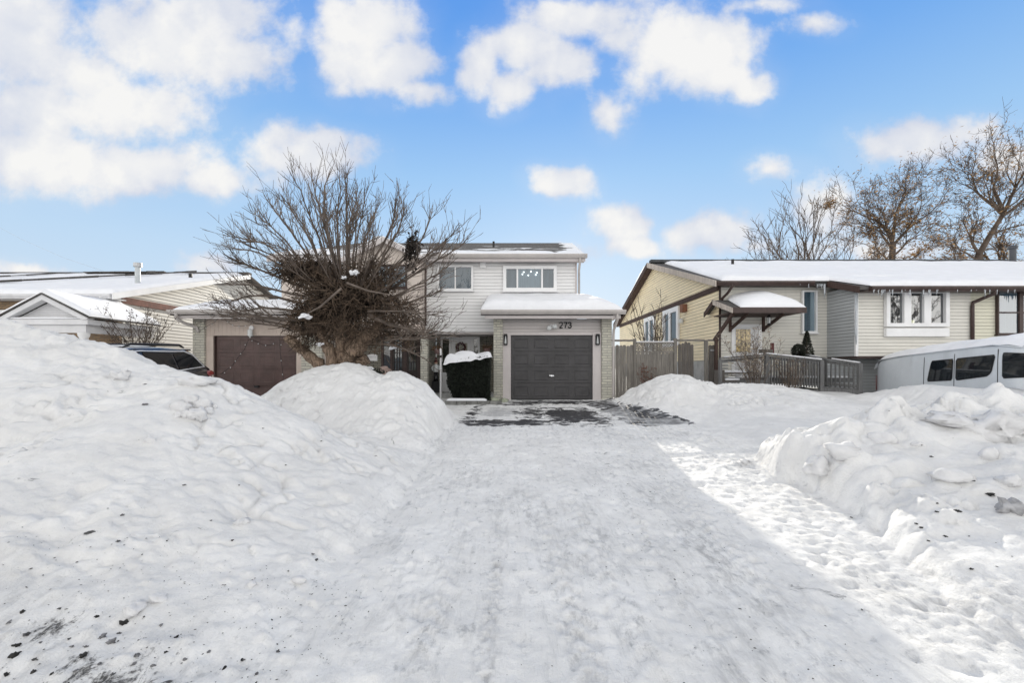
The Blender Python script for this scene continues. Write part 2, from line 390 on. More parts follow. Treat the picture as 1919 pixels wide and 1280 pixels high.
def garage_door(parent, x0, x1, z0, z1, y, mat, rows=4, cols=4, name='garage_door'):
    m = MB(); h = (z1 - z0) / rows; w = (x1 - x0)
    for r in range(rows):
        a = z0 + r*h + (.006 if r else 0); b = z0 + (r+1)*h - .006
        m.box(x0, x1, y, y + .045, a, b)
        cw = w / cols
        for c in range(cols):
            p0, p1 = x0 + c*cw + .09, x0 + (c+1)*cw - .09; q0, q1 = a + .09, b - .10
            # pressed panel: bevelled ring standing out of the section
            for t, (g0, g1) in enumerate(((0, .0), (.035, .012))):
                pass
            ring = [(p0, q0), (p1, q0), (p1, q1), (p0, q1)]; inn = [(p0 + .04, q0 + .04), (p1 - .04, q0 + .04), (p1 - .04, q1 - .04), (p0 + .04, q1 - .04)]
            mid = [(p0 + .02, q0 + .02), (p1 - .02, q0 + .02), (p1 - .02, q1 - .02), (p0 + .02, q1 - .02)]
            yy = (y - .001, y - .008, y - .002)
            for A, B, ya, yb in ((ring, mid, yy[0], yy[1]), (mid, inn, yy[1], yy[2])):
                for i in range(4):
                    j = (i + 1) % 4
                    m.face((A[i][0], ya, A[i][1]), (A[j][0], ya, A[j][1]), (B[j][0], yb, B[j][1]), (B[i][0], yb, B[i][1]))
            m.face(*[(q[0], yy[2], q[1]) for q in inn])
    m.box(x0, x1, y + .047, y + .06, z0, z1)
    return m.build(name, mat, parent)

def slab_snow(name, parent, A, B, C, D, thick, edge=.25, res=.12, seed=1, amp=.03, mat=None, lift=.01, edges=(1, 1, 1, 1), soft=False):
    """snow lying on the quad A(front-left) B(front-right) C(back-right) D(back-left); edges = rounded? front,right,back,left"""
    A, B, C, D = V(A), V(B), V(C), V(D)
    lu = max((B - A).length, (C - D).length); lv = max((D - A).length, (C - B).length)
    nu = max(8, int(lu / res)); nv = max(8, int(lv / res))
    nu = min(nu, 160); nv = min(nv, 90)
    def warp(n, e):   # denser rows near rounded edges
        return [0.5 - 0.5*math.cos(math.pi * i / n) if True else i / n for i in range(n + 1)]
    us, vs = warp(nu, edge), warp(nv, edge)
    U, W = np.meshgrid(us, vs)
    X = np.zeros(U.shape + (3,))
    for k in range(3):
        X[..., k] = (A[k]*(1-U) + B[k]*U)*(1-W) + (D[k]*(1-U) + C[k]*U)*W
    dF, dB_, dL, dR = W*lv, (1-W)*lv, U*lu, (1-U)*lu
    prof = np.ones(U.shape)
    for d, on in ((dF, edges[0]), (dR, edges[1]), (dB_, edges[2]), (dL, edges[3])):
        if on:
            t = np.clip(d / (edge * on), 0, 1); prof = prof * (np.sqrt(1 - (1 - t)**2) if not soft else t*t*(3-2*t))
    nz = fbm(X[..., 0]*1.1, X[..., 1]*1.1 + seed*7.7, seed, 4)
    X[..., 2] += lift + np.maximum(0.002, thick * prof * (1 + nz * .18) + amp * nz * prof)
    m = MB(); m.grid(X.tolist())
    return m.build(name, mat or SNOW, parent, smooth=True)

def icicles(parent, x0, x1, y, z, n, seed, lmin=.05, lmax=.3):
    rg = random.Random(seed); m = MB()
    for _ in range(n):
        x = rg.uniform(x0, x1); L = rg.uniform(lmin, lmax) * rg.uniform(.4, 1)
        m.tube([(x, y, z), (x + .003, y, z - L*.5), (x, y, z - L)], [.016 + L*.03, .010 + L*.01, .002], 6)
    return m.build('icicle', ICE, parent, smooth=True, kind='stuff')

# ================================================================ house 273
def house_273():
    h = thing('semi_detached_house', 'two storey house half in pale siding with charcoal garage door numbered 273', 'house', (0, 16, 0))
    XL, XR = -3.03, 2.26; yw = 16.0; zE = 4.86; yE = 15.55; yR, zR = 19.0, 6.27
    # upper storey
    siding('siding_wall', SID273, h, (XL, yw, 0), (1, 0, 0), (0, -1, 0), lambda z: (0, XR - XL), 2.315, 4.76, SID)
    m = MB(); m.box(XL, XR, yw + .002, 22, 2.30, 4.9); m.build('upper_storey', SID273, h)
    m = MB(); m.box(XR - .045, XR + .022, yw - .03, yw + .03, 2.34, 4.74); m.build('corner_board', TRIM, h)
    # right gable wall triangle
    m = MB(); m.prism([(XR - .3, yw, 4.9), (XR - .3, 22, 4.9), (XR - .3, 19, 6.1)], (.3, 0, 0)); m.build('gable_wall', SID273, h)
    # soffit, fascia, gutter
    m = MB(); m.box(XL, XR + .25, yE + .06, yw - .02, 4.74, 4.765); m.build('soffit', TRIM, h)
    m = MB(); m.box(XL, XR + .25, yE + .02, yE + .055, 4.70, 4.90); m.build('fascia', TRIM, h)
    m = MB(); m.prism([(XL, yE - .12, 4.93), (XL, yE - .12, 4.88), (XL, yE - .07, 4.80), (XL, yE + .018, 4.80), (XL, yE + .018, 4.93)], (XR - XL + .30, 0, 0)); m.build('gutter', GUTTER, h)
    # roof
    m = MB(); o = .25
    m.prism([(XL, yE - .04, zE + .04), (XL, yR, zR), (XL, 22.45, zE + .04), (XL, 22.45, zE - .04), (XL, yR, zR - .1), (XL, yE - .04, zE - .06)], (XR + o - XL, 0, 0))
    r = m.build('roof', SHINGLE_P, h)
    m = MB(); m.tube([at(925, 466, 17.6), at(925, 466, 17.6) + V((0, 0, .28))], .045, 8); m.build('vent_pipe', BLACK, r)
    slab_snow('snow_cover', r, (1.2, yE + .0, zE + .05), (XR + o, yE, zE + .05), (XR + o - .02, yE + 1.0, zE + .45), (1.9, yE + .9, zE + .41), .04, .3, .06, 4, .01)
    slab_snow('snow_cover', r, (XL + .1, yE - .0, zE + .06), (1.6, yE, zE + .06), (1.4, yE + .55, zE + .29), (XL + .4, yE + .75, zE + .37), .06, .25, .08, 9, .03)
    # garage body
    gx0, gx1 = -.60, 3.24; gy = 14.8
    m = MB(); m.box(gx0 + .30, gx1 - .33, gy + .18, 21, 0, 2.66); m.box(gx1 - .3, gx1 - .01, gy + .25, 21, 0, 2.66); m.box(gx0 + .02, gx0 + .3, gy + .25, 17.2, 0, 2.66); m.build('garage_wall', SID273, h)
    for a, b in ((gx0, -.30), (2.91, gx1)):
        m = MB(); m.box(a, b, gy - .04, gy + .24, -.05, 2.65); m.build('stone_pillar', STONE, h, bevel=.01)
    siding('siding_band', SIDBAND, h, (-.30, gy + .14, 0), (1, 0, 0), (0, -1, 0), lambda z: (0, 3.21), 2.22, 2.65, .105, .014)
    m = MB(); m.box(-.298, -.04, gy + .02, gy + .17, 0, 2.22); m.box(2.63, 2.908, gy + .02, gy + .17, 0, 2.22); m.box(-.04, 2.63, gy + .022, gy + .168, 2.115, 2.218)
    m.build('door_surround', TRIM, h, bevel=.008)
    d = garage_door(h, -.03, 2.62, 0.03, 2.112, gy + .10, DOOR_GREY)
    hd = MB(); hd.lathe([(0, -.03), (.028, -.03), (.028, 0), (0.01, .001)], (1.29, gy + .085, .79), 12, 1); hd.beam((1.22, gy + .06, .80), (1.37, gy + .06, .79), .02, .03); hd.build('handle', CHROME, d)
    sl = MB(); sl.box(-.03, 2.62, gy + .08, gy + .16, 0.0, .028); sl.build('bottom_seal', BLACK, d)
    # garage roof
    ex0, ex1, ey = -.98, 3.52, 14.3; zt = 3.36; ty = 16.0
    m = MB()
    m.prism([(ex0, ey, 2.84), (ex0, ty - .01, zt), (ex0, ty - .01, zt - .14), (ex0, ey, 2.70)], (ex1 - .34 - ex0, 0, 0))
    m.face((ex1 - .34, ey, 2.84), (ex1, ey, 2.84), (ex1 - .34, ty, zt)); m.face((ex1, ey, 2.84), (ex1, 20, 2.84), (ex1 - .34, 20, zt), (ex1 - .34, ty, zt))
    m.face((2.27, ty, zt - .01), (ex1 - .34, ty, zt - .01), (ex1 - .34, 20, zt - .01), (2.27, 20, zt - .01)); m.face((ex1, ey, 2.70), (ex1, 20, 2.70), (ex1, 20, 2.84), (ex1, ey, 2.84))
    gr = m.build('garage_roof', SHINGLE, h)
    slab_snow('snow_cover', gr, (ex0 + .0, ey - .03, 2.85), (ex1 - .02, ey - .03, 2.85), (ex1 - .40, ty - .02, zt), (ex0 + .05, ty - .02, zt), .30, .5, .06, 3, .015, edges=(.55, 2.2, 0, .9))
    m = MB(); m.prism([(ex0, ey - .13, 2.865), (ex0, ey - .13, 2.81), (ex0, ey - .08, 2.73), (ex0, ey - .002, 2.73), (ex0, ey - .002, 2.865)], (ex1 - ex0 + .04, 0, 0)); m.build('gutter', GUTTER, h)
    m = MB(); m.box(ex0 + .12, ex1 - .1, ey + .03, ey + .06, 2.60, 2.72); m.build('fascia', TRIM, h)
    m = MB(); m.box(ex0 + .12, ex1 - .1, ey + .065, gy - .045, 2.655, 2.68); m.box(ex1 - .45, ex1 - .1, gy - .04, 20, 2.655, 2.68); m.build('soffit', TRIM, h)
    # downspouts
    m = MB(); m.tube([(2.32, 15.52, 4.82), (2.32, 15.52, 4.70), (2.34, 15.9, 4.45), (2.345, 15.93, 3.5)], .04, 8); m.build('downspout', GUTTER, h, smooth=True)
    m = MB(); m.tube([(3.30, 14.25, 2.74), (3.30, 14.25, 2.55), (3.29, 14.7, 2.28), (3.285, 14.74, 2.1), (3.285, 14.74, .12), (3.285, 14.6, .05)], .042, 8); m.build('downspout', GUTTER, h, smooth=True)
    # windows
    a = at(820, 545, yw)
    window(h, (a.x, yw - .018, a.z), (1, 0, 0), (0, -1, 0), 1.26, .89, [(.07, .61), (.65, 1.19)], .07, back=BLIND)
    a = at(943, 546, yw); s = yw / F
    w = window(h, (a.x, yw - .018, a.z), (1, 0, 0), (0, -1, 0), 100*s, 47*s, [(6*s, 25*s), (28*s, 71*s), (74*s, 94*s)], .11, proud=.09, back=BLIND)
    m = MB(); m.face(*[(a.x + q*s, yw - .028, a.z + t) for q, t in ((28, .11), (71, .11), (71, 47*s - .11), (28, 47*s - .11))]); m.build('curtain', CURTAIN, w)
    for px, py in ((981.5, 510), (979, 514), (995, 509), (990, 516), (1006, 511), (1004, 515)):
        c = at(px, py, yw - .02); m = MB(); m.lump((c.x, yw - .038, c.z), (.026, .006, .026), 1, 6, 0); m.build('chandelier_bulb', BULB, w, smooth=True)
    c = at(905, 497, yw); m = MB(); m.box(c.x - .1, c.x + .1, yw - .09, yw - .018, c.z - .11, c.z + .1); m.build('vent_box', WHITE, h, bevel=.01)
    # entry recess: dark lintel, stone side walls, back wall, floor
    yb = 17.2
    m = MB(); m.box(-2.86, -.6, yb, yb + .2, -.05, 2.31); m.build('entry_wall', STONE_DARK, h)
    m = MB(); m.box(-2.86, gx0 + .018, yw + .05, yb, 2.24, 2.296); m.build('porch_ceiling', TRIM, h)
    m = MB(); m.box(-2.86, -.58, 15.9, yb, -.05, .14); m.box(-2.5, -1.2, 15.5, 15.898, -.05, .02); m.build('porch_step', CONCRETE, h, bevel=.01)
    ux0, ux1, uz1 = -2.69, -1.22, 2.22
    m = MB()
    for a, b in ((ux0, ux0 + .07), (-2.37, -2.29), (-1.52, -1.44), (ux1 - .06, ux1)): m.box(a, b, yb - .06, yb - .002, .14, uz1 - .07)
    m.box(ux0, ux1, yb - .062, yb - .002, uz1 - .07, uz1)
    ent = m.build('door_frame', WHITE, h)
    m = MB(); m.box(-2.285, -1.525, yb - .035, yb - .003, .145, uz1 - .075); dd = m.build('front_door', WHITE, h, bevel=.004)
    m = MB(); m.box(-2.13, -1.68, yb - .045, yb - .036, 1.05, 1.98); m.build('glass_panel', plain('door_lite', (.40, .385, .33), .2, .3, 6), dd)
    m = MB()
    for x in (-2.15, -1.68): m.box(x, x + .02, yb - .052, yb - .036, 1.03, 2.0)
    for z in (1.03, 1.98): m.box(-2.15, -1.66, yb - .0525, yb - .036, z, z + .02)
    m.build('panel_trim', WHITE, dd)
    m = MB(); m.lathe([(0, -.06), (.03, -.05), (.03, -.03), (.015, -.02), (.015, 0)], (-2.22, yb - .035, 1.05), 10, 1); m.build('handle', CHROME, dd, smooth=True)
    for a, b in ((-2.615, -2.375), (-1.435, -1.285)):
        m = MB(); m.face((a, yb - .03, .9), (b, yb - .03, .9), (b, yb - .03, uz1 - .08), (a, yb - .03, uz1 - .08)); sd = m.build('sidelight', GLASS, h)
        m = MB(); m.face((a, yb - .012, .15), (b, yb - .012, .15), (b, yb - .012, uz1 - .08), (a, yb - .012, uz1 - .08)); m.build('curtain', plain('sidelight_back', (.14, .12, .08), .6, .6, 5), sd)
        m = MB(); m.box(a, b, yb - .034, yb - .014, .15, .88); m.build('panel', WHITE, sd)
    # house number 273, built as strokes
    num = MB(); zc = at(1058, 609, gy).z; yy = gy + .10; H_ = .185; W_ = .105
    def stroke(pts, ox):
        for p, q in zip(pts[:-1], pts[1:]):
            A_ = V((ox + p[0]*W_, yy, zc - H_/2 + p[1]*H_)); B_ = V((ox + q[0]*W_, yy, zc - H_/2 + q[1]*H_))
            num.beam(A_, B_, .024, .034, (0, 0, 1)) if abs((B_ - A_).normalized().z) < .98 else num.beam(A_, B_, .034, .024, (0, 1, 0))
    x0 = at(1049, 609, gy).x
    stroke([(.02, .74), (.12, .92), (.35, 1), (.65, 1), (.9, .9), (.95, .7), (.8, .5), (.02, .03), (1, .03)], x0)
    stroke([(0, .98), (.98, .98), (.62, .55), (.42, 0)], x0 + .145)
    stroke([(.05, .8), (.2, .95), (.5, 1), (.85, .9), (.9, .7), (.75, .55), (.4, .53)], x0 + .285); stroke([(.75, .53), (.95, .4), (.97, .2), (.8, .05), (.45, 0), (.1, .08), (.0, .25)], x0 + .285)
    num.build('house_number', BLACK, h)
    # twin floodlight beside the number
    c = at(1034, 613, gy); m = MB(); m.lathe([(.0, -.02), (.07, -.02), (.07, .03), (0, .03)], (c.x, gy + .10, c.z + .03), 12, 1); fl = m.build('floodlight', WHITE, h)
    for sx in (-1, 1):
        m = MB(); m.lathe([(.02, 0), (.045, -.04), (.075, -.12), (.076, -.15), (.0, -.14)], (c.x + sx*.09, gy + .06, c.z + (.02 if sx > 0 else -.03)), 14, 1); m.build('lamp_head', FROST, fl, smooth=True)
    # wall lanterns
    for px in (947.5, 1119.5):
        c = at(px, 636, gy); m = MB(); y0 = gy - .10; hw = .055
        m.box(c.x - hw, c.x + hw, y0 - .01, gy + .018, c.z + .13, c.z + .17); m.box(c.x - hw, c.x + hw, y0, gy + .018, c.z - .19, c.z - .17)
        for sx in (-1, 1):
            for yv in (y0, gy): m.box(c.x + sx*hw - .009, c.x + sx*hw + .009, yv, yv + .018, c.z - .17, c.z + .13)
        m.box(c.x - hw, c.x + hw, gy + .004, gy + .018, c.z - .17, c.z + .13)
        l = m.build('wall_lantern', BLACK, h)
        m = MB(); m.lathe([(.012, .10), (.02, .02), (.036, -.1), (.036, -.15), (0, -.15)], (c.x, gy - .045, c.z), 10); m.build('glass_shade', FROST, l, smooth=True)
    return h

def house_left():
    h = thing('semi_detached_house', 'two storey beige house half with brown garage door behind the twisted tree', 'house', (-6, 16, 0))
    XL, XR = -8.1, -3.035; yw = 16.0
    m = MB(); m.box(XL, XR, yw, 22, 2.5, 4.9); m.build('upper_storey', STUCCO, h)
    # projecting gable bay
    g0, g1, ga = -5.72, -3.045, -4.30; gy = 15.4
    m = MB(); m.prism([(g0, gy, 2.52), (g1, gy, 2.52), (g1, gy, 4.72), (ga, gy, 5.33), (g0, gy, 4.62)], (0, .58, 0)); m.build('gable_wall', STUCCO, h)
    m = MB(); m.box(XL, XR, 15.35, yw + .3, 2.27, 2.515); m.build('lintel', BEIGE, h)
    # battens on the stucco
    for x in (-5.1, -3.6): m = MB(); m.box(x, x + .03, gy - .012, gy - .001, 2.53, 4.6); m.build('wall_batten', BEIGE, h)
    # gable roof edges and roof
    m = MB()
    ap = V((ga, gy - .25, 5.42)); l = V((g0 - .3, gy - .25, 4.56)); r = V((g1 + .16, gy - .25, 4.74))
    for p in (l, r):
        d = (p - ap); q = [ap, p, p - V((0, 0, .16)), ap - V((0, 0, .18))]
        m.prism(q, (0, .045, 0))
    m.build('fascia', TRIM, h)
    m = MB()
    for p in (l, r):
        m.prism([ap + V((0, 0, .03)), p + V((0, 0, .03)), p, ap], (0, 3.6, 0))
    gr = m.build('gable_roof', SHINGLE_PL, h)
    slab_snow('snow_cover', gr, l + V((0, .02, .04)), ap + V((-.1, .02, .03)), ap + V((-.1, 3.3, .03)), l + V((0, 3.3, .04)), .09, .2, .1, 5, .03)
    # main roof, hipped at the left end
    yE, zE, yR, zR = 15.55, 4.90, 19.0, 6.27
    m = MB(); e0 = XL - .3
    m.face((e0, yE, zE), (XR - .002, yE, zE), (XR - .002, yR, zR), (-6.4, yR, zR)); m.face((-6.4, yR, zR), (XR - .002, yR, zR), (XR - .002, 22.45, zE), (e0, 22.45, zE)); m.face((e0, 22.45, zE), (e0, yE, zE), (-6.4, yR, zR))
    rf = m.build('roof', SHINGLE_PL, h)
    slab_snow('snow_cover', rf, (e0 + .1, yE + .02, zE + .02), (-5.9, yE + .02, zE + .02), (-6.2, yE + .9, zE + .37), (e0 + .9, yE + .9, zE + .37), .07, .2, .1, 6, .03)
    m = MB(); m.box(e0, g0 - .1, yE + .02, yE + .06, zE - .2, zE - .01); m.build('eave_board', TRIM, h)
    m = MB(); m.tube([at(797.5, 500, 15.36), at(797.5, 611, 15.36)], .038, 8); m.build('downspout', BROWN, h, smooth=True)
    # gable window
    a = at(705, 540, gy); s = gy / F
    window(h, (a.x, gy, a.z), (1, 0, 0), (0, -1, 0), 58*s, 43*s, [(.05, 26*s), (30*s, 58*s - .05)], .05, frame=BROWN, back=CURTAIN)
    # ground floor: stone wall, stone pillar, glazed double doors
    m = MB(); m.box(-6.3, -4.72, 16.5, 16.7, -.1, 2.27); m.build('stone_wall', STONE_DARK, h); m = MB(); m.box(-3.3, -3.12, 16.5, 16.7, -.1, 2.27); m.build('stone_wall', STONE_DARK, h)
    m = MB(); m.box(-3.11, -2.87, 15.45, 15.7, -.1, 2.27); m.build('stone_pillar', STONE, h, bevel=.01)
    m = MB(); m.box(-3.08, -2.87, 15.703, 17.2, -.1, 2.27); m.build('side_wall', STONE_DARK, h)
    m = MB(); X0, X1, z1, yd = -4.72, -3.3, 2.2, 16.48
    for a, b in ((X0, X0 + .07), (-4.4, -4.32), (-3.92, -3.80), (-3.42, X1)): m.box(a, b, yd - .05, yd + .05, 0, z1)
    m.box(X0, X1, yd - .052, yd + .05, z1, z1 + .07); m.box(X0 + .07, -3.42, yd - .04, yd + .05, 0, .12)
    fr = m.build('porch_enclosure', BROWN, h)
    for k, (a, b) in enumerate(((-4.32, -3.92), (-3.80, -3.42))):
        m = MB(); m.box(a, a + .06, yd - .03, yd + .02, .12, z1); m.box(b - .06, b, yd - .03, yd + .02, .12, z1); m.box(a + .06, b - .06, yd - .028, yd + .02, .12, .95)
        for q in (.33, .66): m.box(a + .06 + (b - a - .12)*q - .01, a + .06 + (b - a - .12)*q + .01, yd - .025, yd + .01, .95, z1)
        for z in (1.25, 1.6, 1.93): m.box(a + .06, b - .06, yd - .024, yd + .012, z - .012, z + .012)
        d = m.build('glazed_door', plain('dark_brown_paint_%d' % k, (.03, .02, .017), .4), h)
        m = MB(); m.face(*[(x, yd + .03, z) for x, z in ((a + .06, .95), (b - .06, .95), (b - .06, z1), (a + .06, z1))]); m.build('pane', GLASS, d)
        m = MB(); m.box(a, b, yd + .2, yd + .22, .1, z1); m.build('curtain', plain('cream_curtain_%d' % k, (.50, .44, .30) if k else (.16, .18, .18), .8, .3, 6, stretch=(8, 1, .4)), d)
    m = MB(); m.box(-4.65, -4.4, yd, yd + .02, .9, 2.2); m.build('sidelight', GLASS_DARK, h); m = MB(); m.box(-4.65, -4.4, yd - .02, yd + .03, .12, .898); m.build('side_panel', BROWN, h)
    m = MB(); m.box(-5.3, -3.09, yd + .5, yd + .55, 0, 2.27); m.build('inner_wall', DARKROOM, h)
    # garage
    gx0, gx1, gy = -10.36, -6.2, 14.8
    m = MB(); m.box(gx0 + .38, gx1 - .02, gy + .2, 21, -.1, 2.66); m.build('garage_wall', STUCCO, h)
    m = MB(); m.box(gx0, -9.98, gy - .04, gy + .3, -.1, 2.65); m.build('stone_pillar', STONE, h, bevel=.01)
    m = MB(); m.box(-6.86, gx1, gy + .02, gy + .19, -.1, 2.65); m.build('stone_wall', STONE, h)
    m = MB()
    for i in range(23):
        x = -9.975 + i*.135; m.box(x, x + .131, gy + .05, gy + .18, 2.10, 2.65)
    m.build('board_band', BEIGE, h)
    m = MB(); m.box(-9.975, -9.74, gy + .04, gy + .19, -.1, 2.095); m.build('door_jamb', BEIGE, h); m = MB(); m.box(-7.03, -6.865, gy + .04, gy + .19, -.1, 2.095); m.build('door_jamb', BEIGE, h); m = MB(); m.box(-9.735, -9.70, gy + .06, gy + .19, -.1, 2.095); m.build('door_reveal', BROWN, h)
    d = garage_door(h, -9.695, -7.04, -.08, 2.09, gy + .13, DOOR_BROWN)
    hd = MB(); hd.box(-8.42, -8.28, gy + .06, gy + .125, .40, .46); hd.build('handle', BLACK, d)
    ex0, ex1, ey, ty, zt = -10.74, -6.0, 14.3, 16.0, 3.36
    m = MB(); m.prism([(ex0 + .34, ey, 2.84), (ex0 + .34, ty - .01, zt), (ex0 + .34, ty - .01, zt - .14), (ex0 + .34, ey, 2.70)], (ex1 - ex0 - .34, 0, 0))
    m.face((ex0 + .34, ey, 2.84), (ex0, ey, 2.84), (ex0 + .34, ty, zt)); m.face((ex0, ey, 2.84), (ex0, 20, 2.84), (ex0 + .34, 20, zt), (ex0 + .34, ty, zt)); m.face((ex0 + .34, ty, zt - .01), (XL, ty, zt - .01), (XL, 20, zt - .01), (ex0 + .34, 20, zt - .01)); m.face((ex0, ey, 2.70), (ex0, 20, 2.70), (ex0, 20, 2.84), (ex0, ey, 2.84))
    gr = m.build('garage_roof', SHINGLE, h)
    slab_snow('snow_cover', gr, (ex0 + .05, ey, 2.85), (ex1, ey, 2.85), (ex1, ty - .02, zt), (ex0 + .45, ty - .02, zt), .09, .2, .08, 8, .02, edges=(1, 1, 0, 1))
    m = MB(); m.prism([(ex0 - .03, ey - .13, 2.865), (ex0 - .03, ey - .13, 2.81), (ex0 - .03, ey - .08, 2.73), (ex0 - .03, ey - .002, 2.73), (ex0 - .03, ey - .002, 2.865)], (ex1 - ex0 + .03, 0, 0)); m.build('gutter', GUTTER, h)
    m = MB(); m.box(ex0 + .12, ex1, ey + .03, ey + .06, 2.60, 2.72); m.build('fascia', TRIM, h)
    m = MB(); m.box(ex0 + .12, ex1, ey + .065, gy - .045, 2.655, 2.68); m.build('soffit', TRIM, h)
    m = MB(); m.tube([(-10.5, 14.22, 2.76), (-10.5, 14.22, 2.60), (-10.42, 14.45, 2.48), (-10.20, 14.72, 2.36), (-10.15, 14.72, 2.2)], .05, 8); m.build('downspout', GUTTER, h, smooth=True)
    c = at(471, 619, gy); m = MB(); m.lathe([(0, -.05), (.07, -.05), (.07, .0), (0, .02)], (c.x, gy + .03, c.z + .08), 12, 1); fl = m.build('wall_lantern', WHITE, h)
    m = MB(); m.lathe([(.015, .06), (.075, .02), (.075, -.13), (.09, -.15), (.03, -.19), (.008, -.24)], (c.x, gy - .07, c.z - .02), 12); m.build('glass_shade', FROST, fl, smooth=True)
    return h

def bungalow_right():
    h = thing('bungalow', 'cream siding bungalow with brown eaves and snow covered porch canopy', 'house', (10, 20, 0))
    XW, yw, yB, XB, XE = 6.87, 15.1, 13.8, 10.45, 24.0; yR, zR = 22.0, 6.1; yE, zE = 14.7, 3.85
    sl = (zR - zE) / (yR - yE); rz = lambda y: zE + sl*(y - yE) if y < yR else zR - sl*(y - yR); yBk = 29.3; yeB = 13.4
    zs = 1.40
    m = MB(); m.box(XW + .03, XE, yw + .01, 29, zs, 3.75); m.build('core_wall', SIDRB, h)
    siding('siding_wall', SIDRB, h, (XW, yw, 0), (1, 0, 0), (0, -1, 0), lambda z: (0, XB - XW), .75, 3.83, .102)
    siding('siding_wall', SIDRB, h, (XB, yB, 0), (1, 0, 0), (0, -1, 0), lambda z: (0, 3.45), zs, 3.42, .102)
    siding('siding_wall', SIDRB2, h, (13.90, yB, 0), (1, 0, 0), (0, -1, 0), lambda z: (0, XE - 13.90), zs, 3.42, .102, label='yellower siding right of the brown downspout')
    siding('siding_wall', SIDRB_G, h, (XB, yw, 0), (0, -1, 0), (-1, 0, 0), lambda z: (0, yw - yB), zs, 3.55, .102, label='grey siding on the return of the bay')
    m = MB(); m.box(XB + .005, XE, yB + .005, yw + .2, zs + .002, 3.40); m.build('bay_wall', SIDRB, h)
    m = MB(); m.box(XB, XE, yB - .02, yw, zs - .06, zs - .003); m.build('bay_floor', BROWN, h)
    m = MB(); m.box(XB - .05, XB + .03, yB - .03, yB + .03, zs, 3.4); m.build('corner_board', WHITE, h)
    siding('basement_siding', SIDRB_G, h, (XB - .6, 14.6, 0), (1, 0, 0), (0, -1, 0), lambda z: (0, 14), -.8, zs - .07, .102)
    # side wall facing left, up into the gable
    def span(z):
        if z < 3.75: return (0, 29 - yw)
        y0 = yE + (z + .12 - zE) / sl; y1 = 2*yR - y0
        return (max(0, y0 - yw), min(29 - yw, y1 - yw))
    # u runs back along +Y, normal -X
    siding('gable_wall', SIDSUN, h, (XW, yw, 0), (0, 1, 0), (-1, 0, 0), span, 1.31, zR - .16, .115, label='siding on the gable side with warm sunlight painted into its colour')  # yellow base colour stands for sunlight on the same cream siding
    m = MB(); m.box(XW - .01, XW + .3, yw - .01, 29, -.5, 1.30); m.build('foundation', CONCRETE, h)
    m = MB(); m.box(XW - .06, XW - .018, yw - .02, 28.9, 3.62, 3.80); m.build('trim_board', BROWN_WOOD, h)
    m = MB(); m.box(XW - .018, XW + .05, yw - .03, yw - .018, .8, 3.8); m.build('corner_board', BROWN, h)
    # roof
    m = MB(); x0 = XW - .30
    m.prism([(x0, yeB, rz(yeB)), (x0, yR, zR), (x0, yBk, rz(yBk)), (x0, yBk, rz(yBk) - .13), (x0, yR, zR - .13), (x0, yeB, rz(yeB) - .13)] if False else [(x0, yE, rz(yE)), (x0, yR, zR), (x0, yBk, rz(yBk)), (x0, yBk, rz(yBk) - .1), (x0, yR, zR - .1), (x0, yE, rz(yE) - .1)], (XE + .3 - x0, 0, 0))
    m.prism([(XB - .25, yeB, rz(yeB)), (XB - .25, yE, rz(yE) - .001), (XB - .25, yE, rz(yE) - .1), (XB - .25, yeB, rz(yeB) - .1)], (XE - XB + .5, 0, 0))
    rf = m.build('roof', SHINGLE, h)
    t = .13
    slab_snow('snow_cover', rf, (x0 + .22, yE + .0, rz(yE)), (XE, yE, rz(yE)), (XE, yR - .1, rz(yR - .1)), (x0 + .75, yR - .1, rz(yR - .1)), .15, .35, .16, 11, .03, edges=(.6, 0, 1, 1))
    slab_snow('snow_cover', rf, (XB + .1, yeB - .03, rz(yeB)), (XE, yeB - .03, rz(yeB)), (XE, yE + .4, rz(yE + .4) + .05), (XB - .3, yE + .4, rz(yE + .4) + .02), .15, .2, .1, 12, .03, edges=(.9, 0, 0, 1))
    slab_snow('snow_cover', rf, (XE, yBk, rz(yBk)), (x0, yBk, rz(yBk)), (x0 - .05, yR + .4, zR - .15), (XE, yR + .4, zR - .15), .26, .3, .3, 13, .03, edges=(1, .4, 1, 0))
    m = MB(); m.beam((x0 + .1, yR, zR + .10), (XE, yR, zR + .10), .3, .13); m.build('ridge_cap', plain('ridge', (.07, .075, .08), .9, .3, 6), rf)
    for px, py, y in ((1373, 503, 19.8),):
        p = at(px, py, y); z = rz(y); m = MB(); m.tube([(p.x, y, z), (p.x, y, z + .36)], .06, 8); m.build('vent_pipe', BLACK, rf)
    p = at(1897, 505, 21.3); m = MB(); m.lathe([(.22, -.2), (.22, .08), (.14, .1), (.14, .95), (.19, .96), (.19, 1.08), (.05, 1.14)], p, 12); m.build('chimney_pipe', plain('dark_flue', (.05, .055, .065), .5), rf)
    # verge boards (near slope pale and peeling, far slope dark)
    m = MB(); a = V((x0 - .02, yE - .12, rz(yE) - .035)); b = V((x0 - .02, yR, zR + .0)); m.prism([a + V((0, 0, .04)), b + V((0, 0, .04)), b - V((0, 0, .2)), a - V((0, 0, .16))], (-.035, 0, 0)); m.build('verge_board', BARE_FASCIA, h)
    m = MB(); c = V((x0 - .02, yBk, rz(yBk))); m.prism([b + V((0, .003, .04)), c + V((0, 0, .04)), c - V((0, 0, .2)), b + V((0, .003, -.2))], (-.035, 0, 0)); m.build('verge_board', BROWN_WOOD, h)
    m = MB(); m.prism([(x0 + .0, yE, rz(yE) - .14), (x0, yR, zR - .14), (x0, yBk, rz(yBk) - .14), (x0, yBk, rz(yBk) - .16), (x0, yR, zR - .16), (x0, yE, rz(yE) - .16)], (.29, 0, 0)); m.build('verge_soffit', BROWN_WOOD, h)
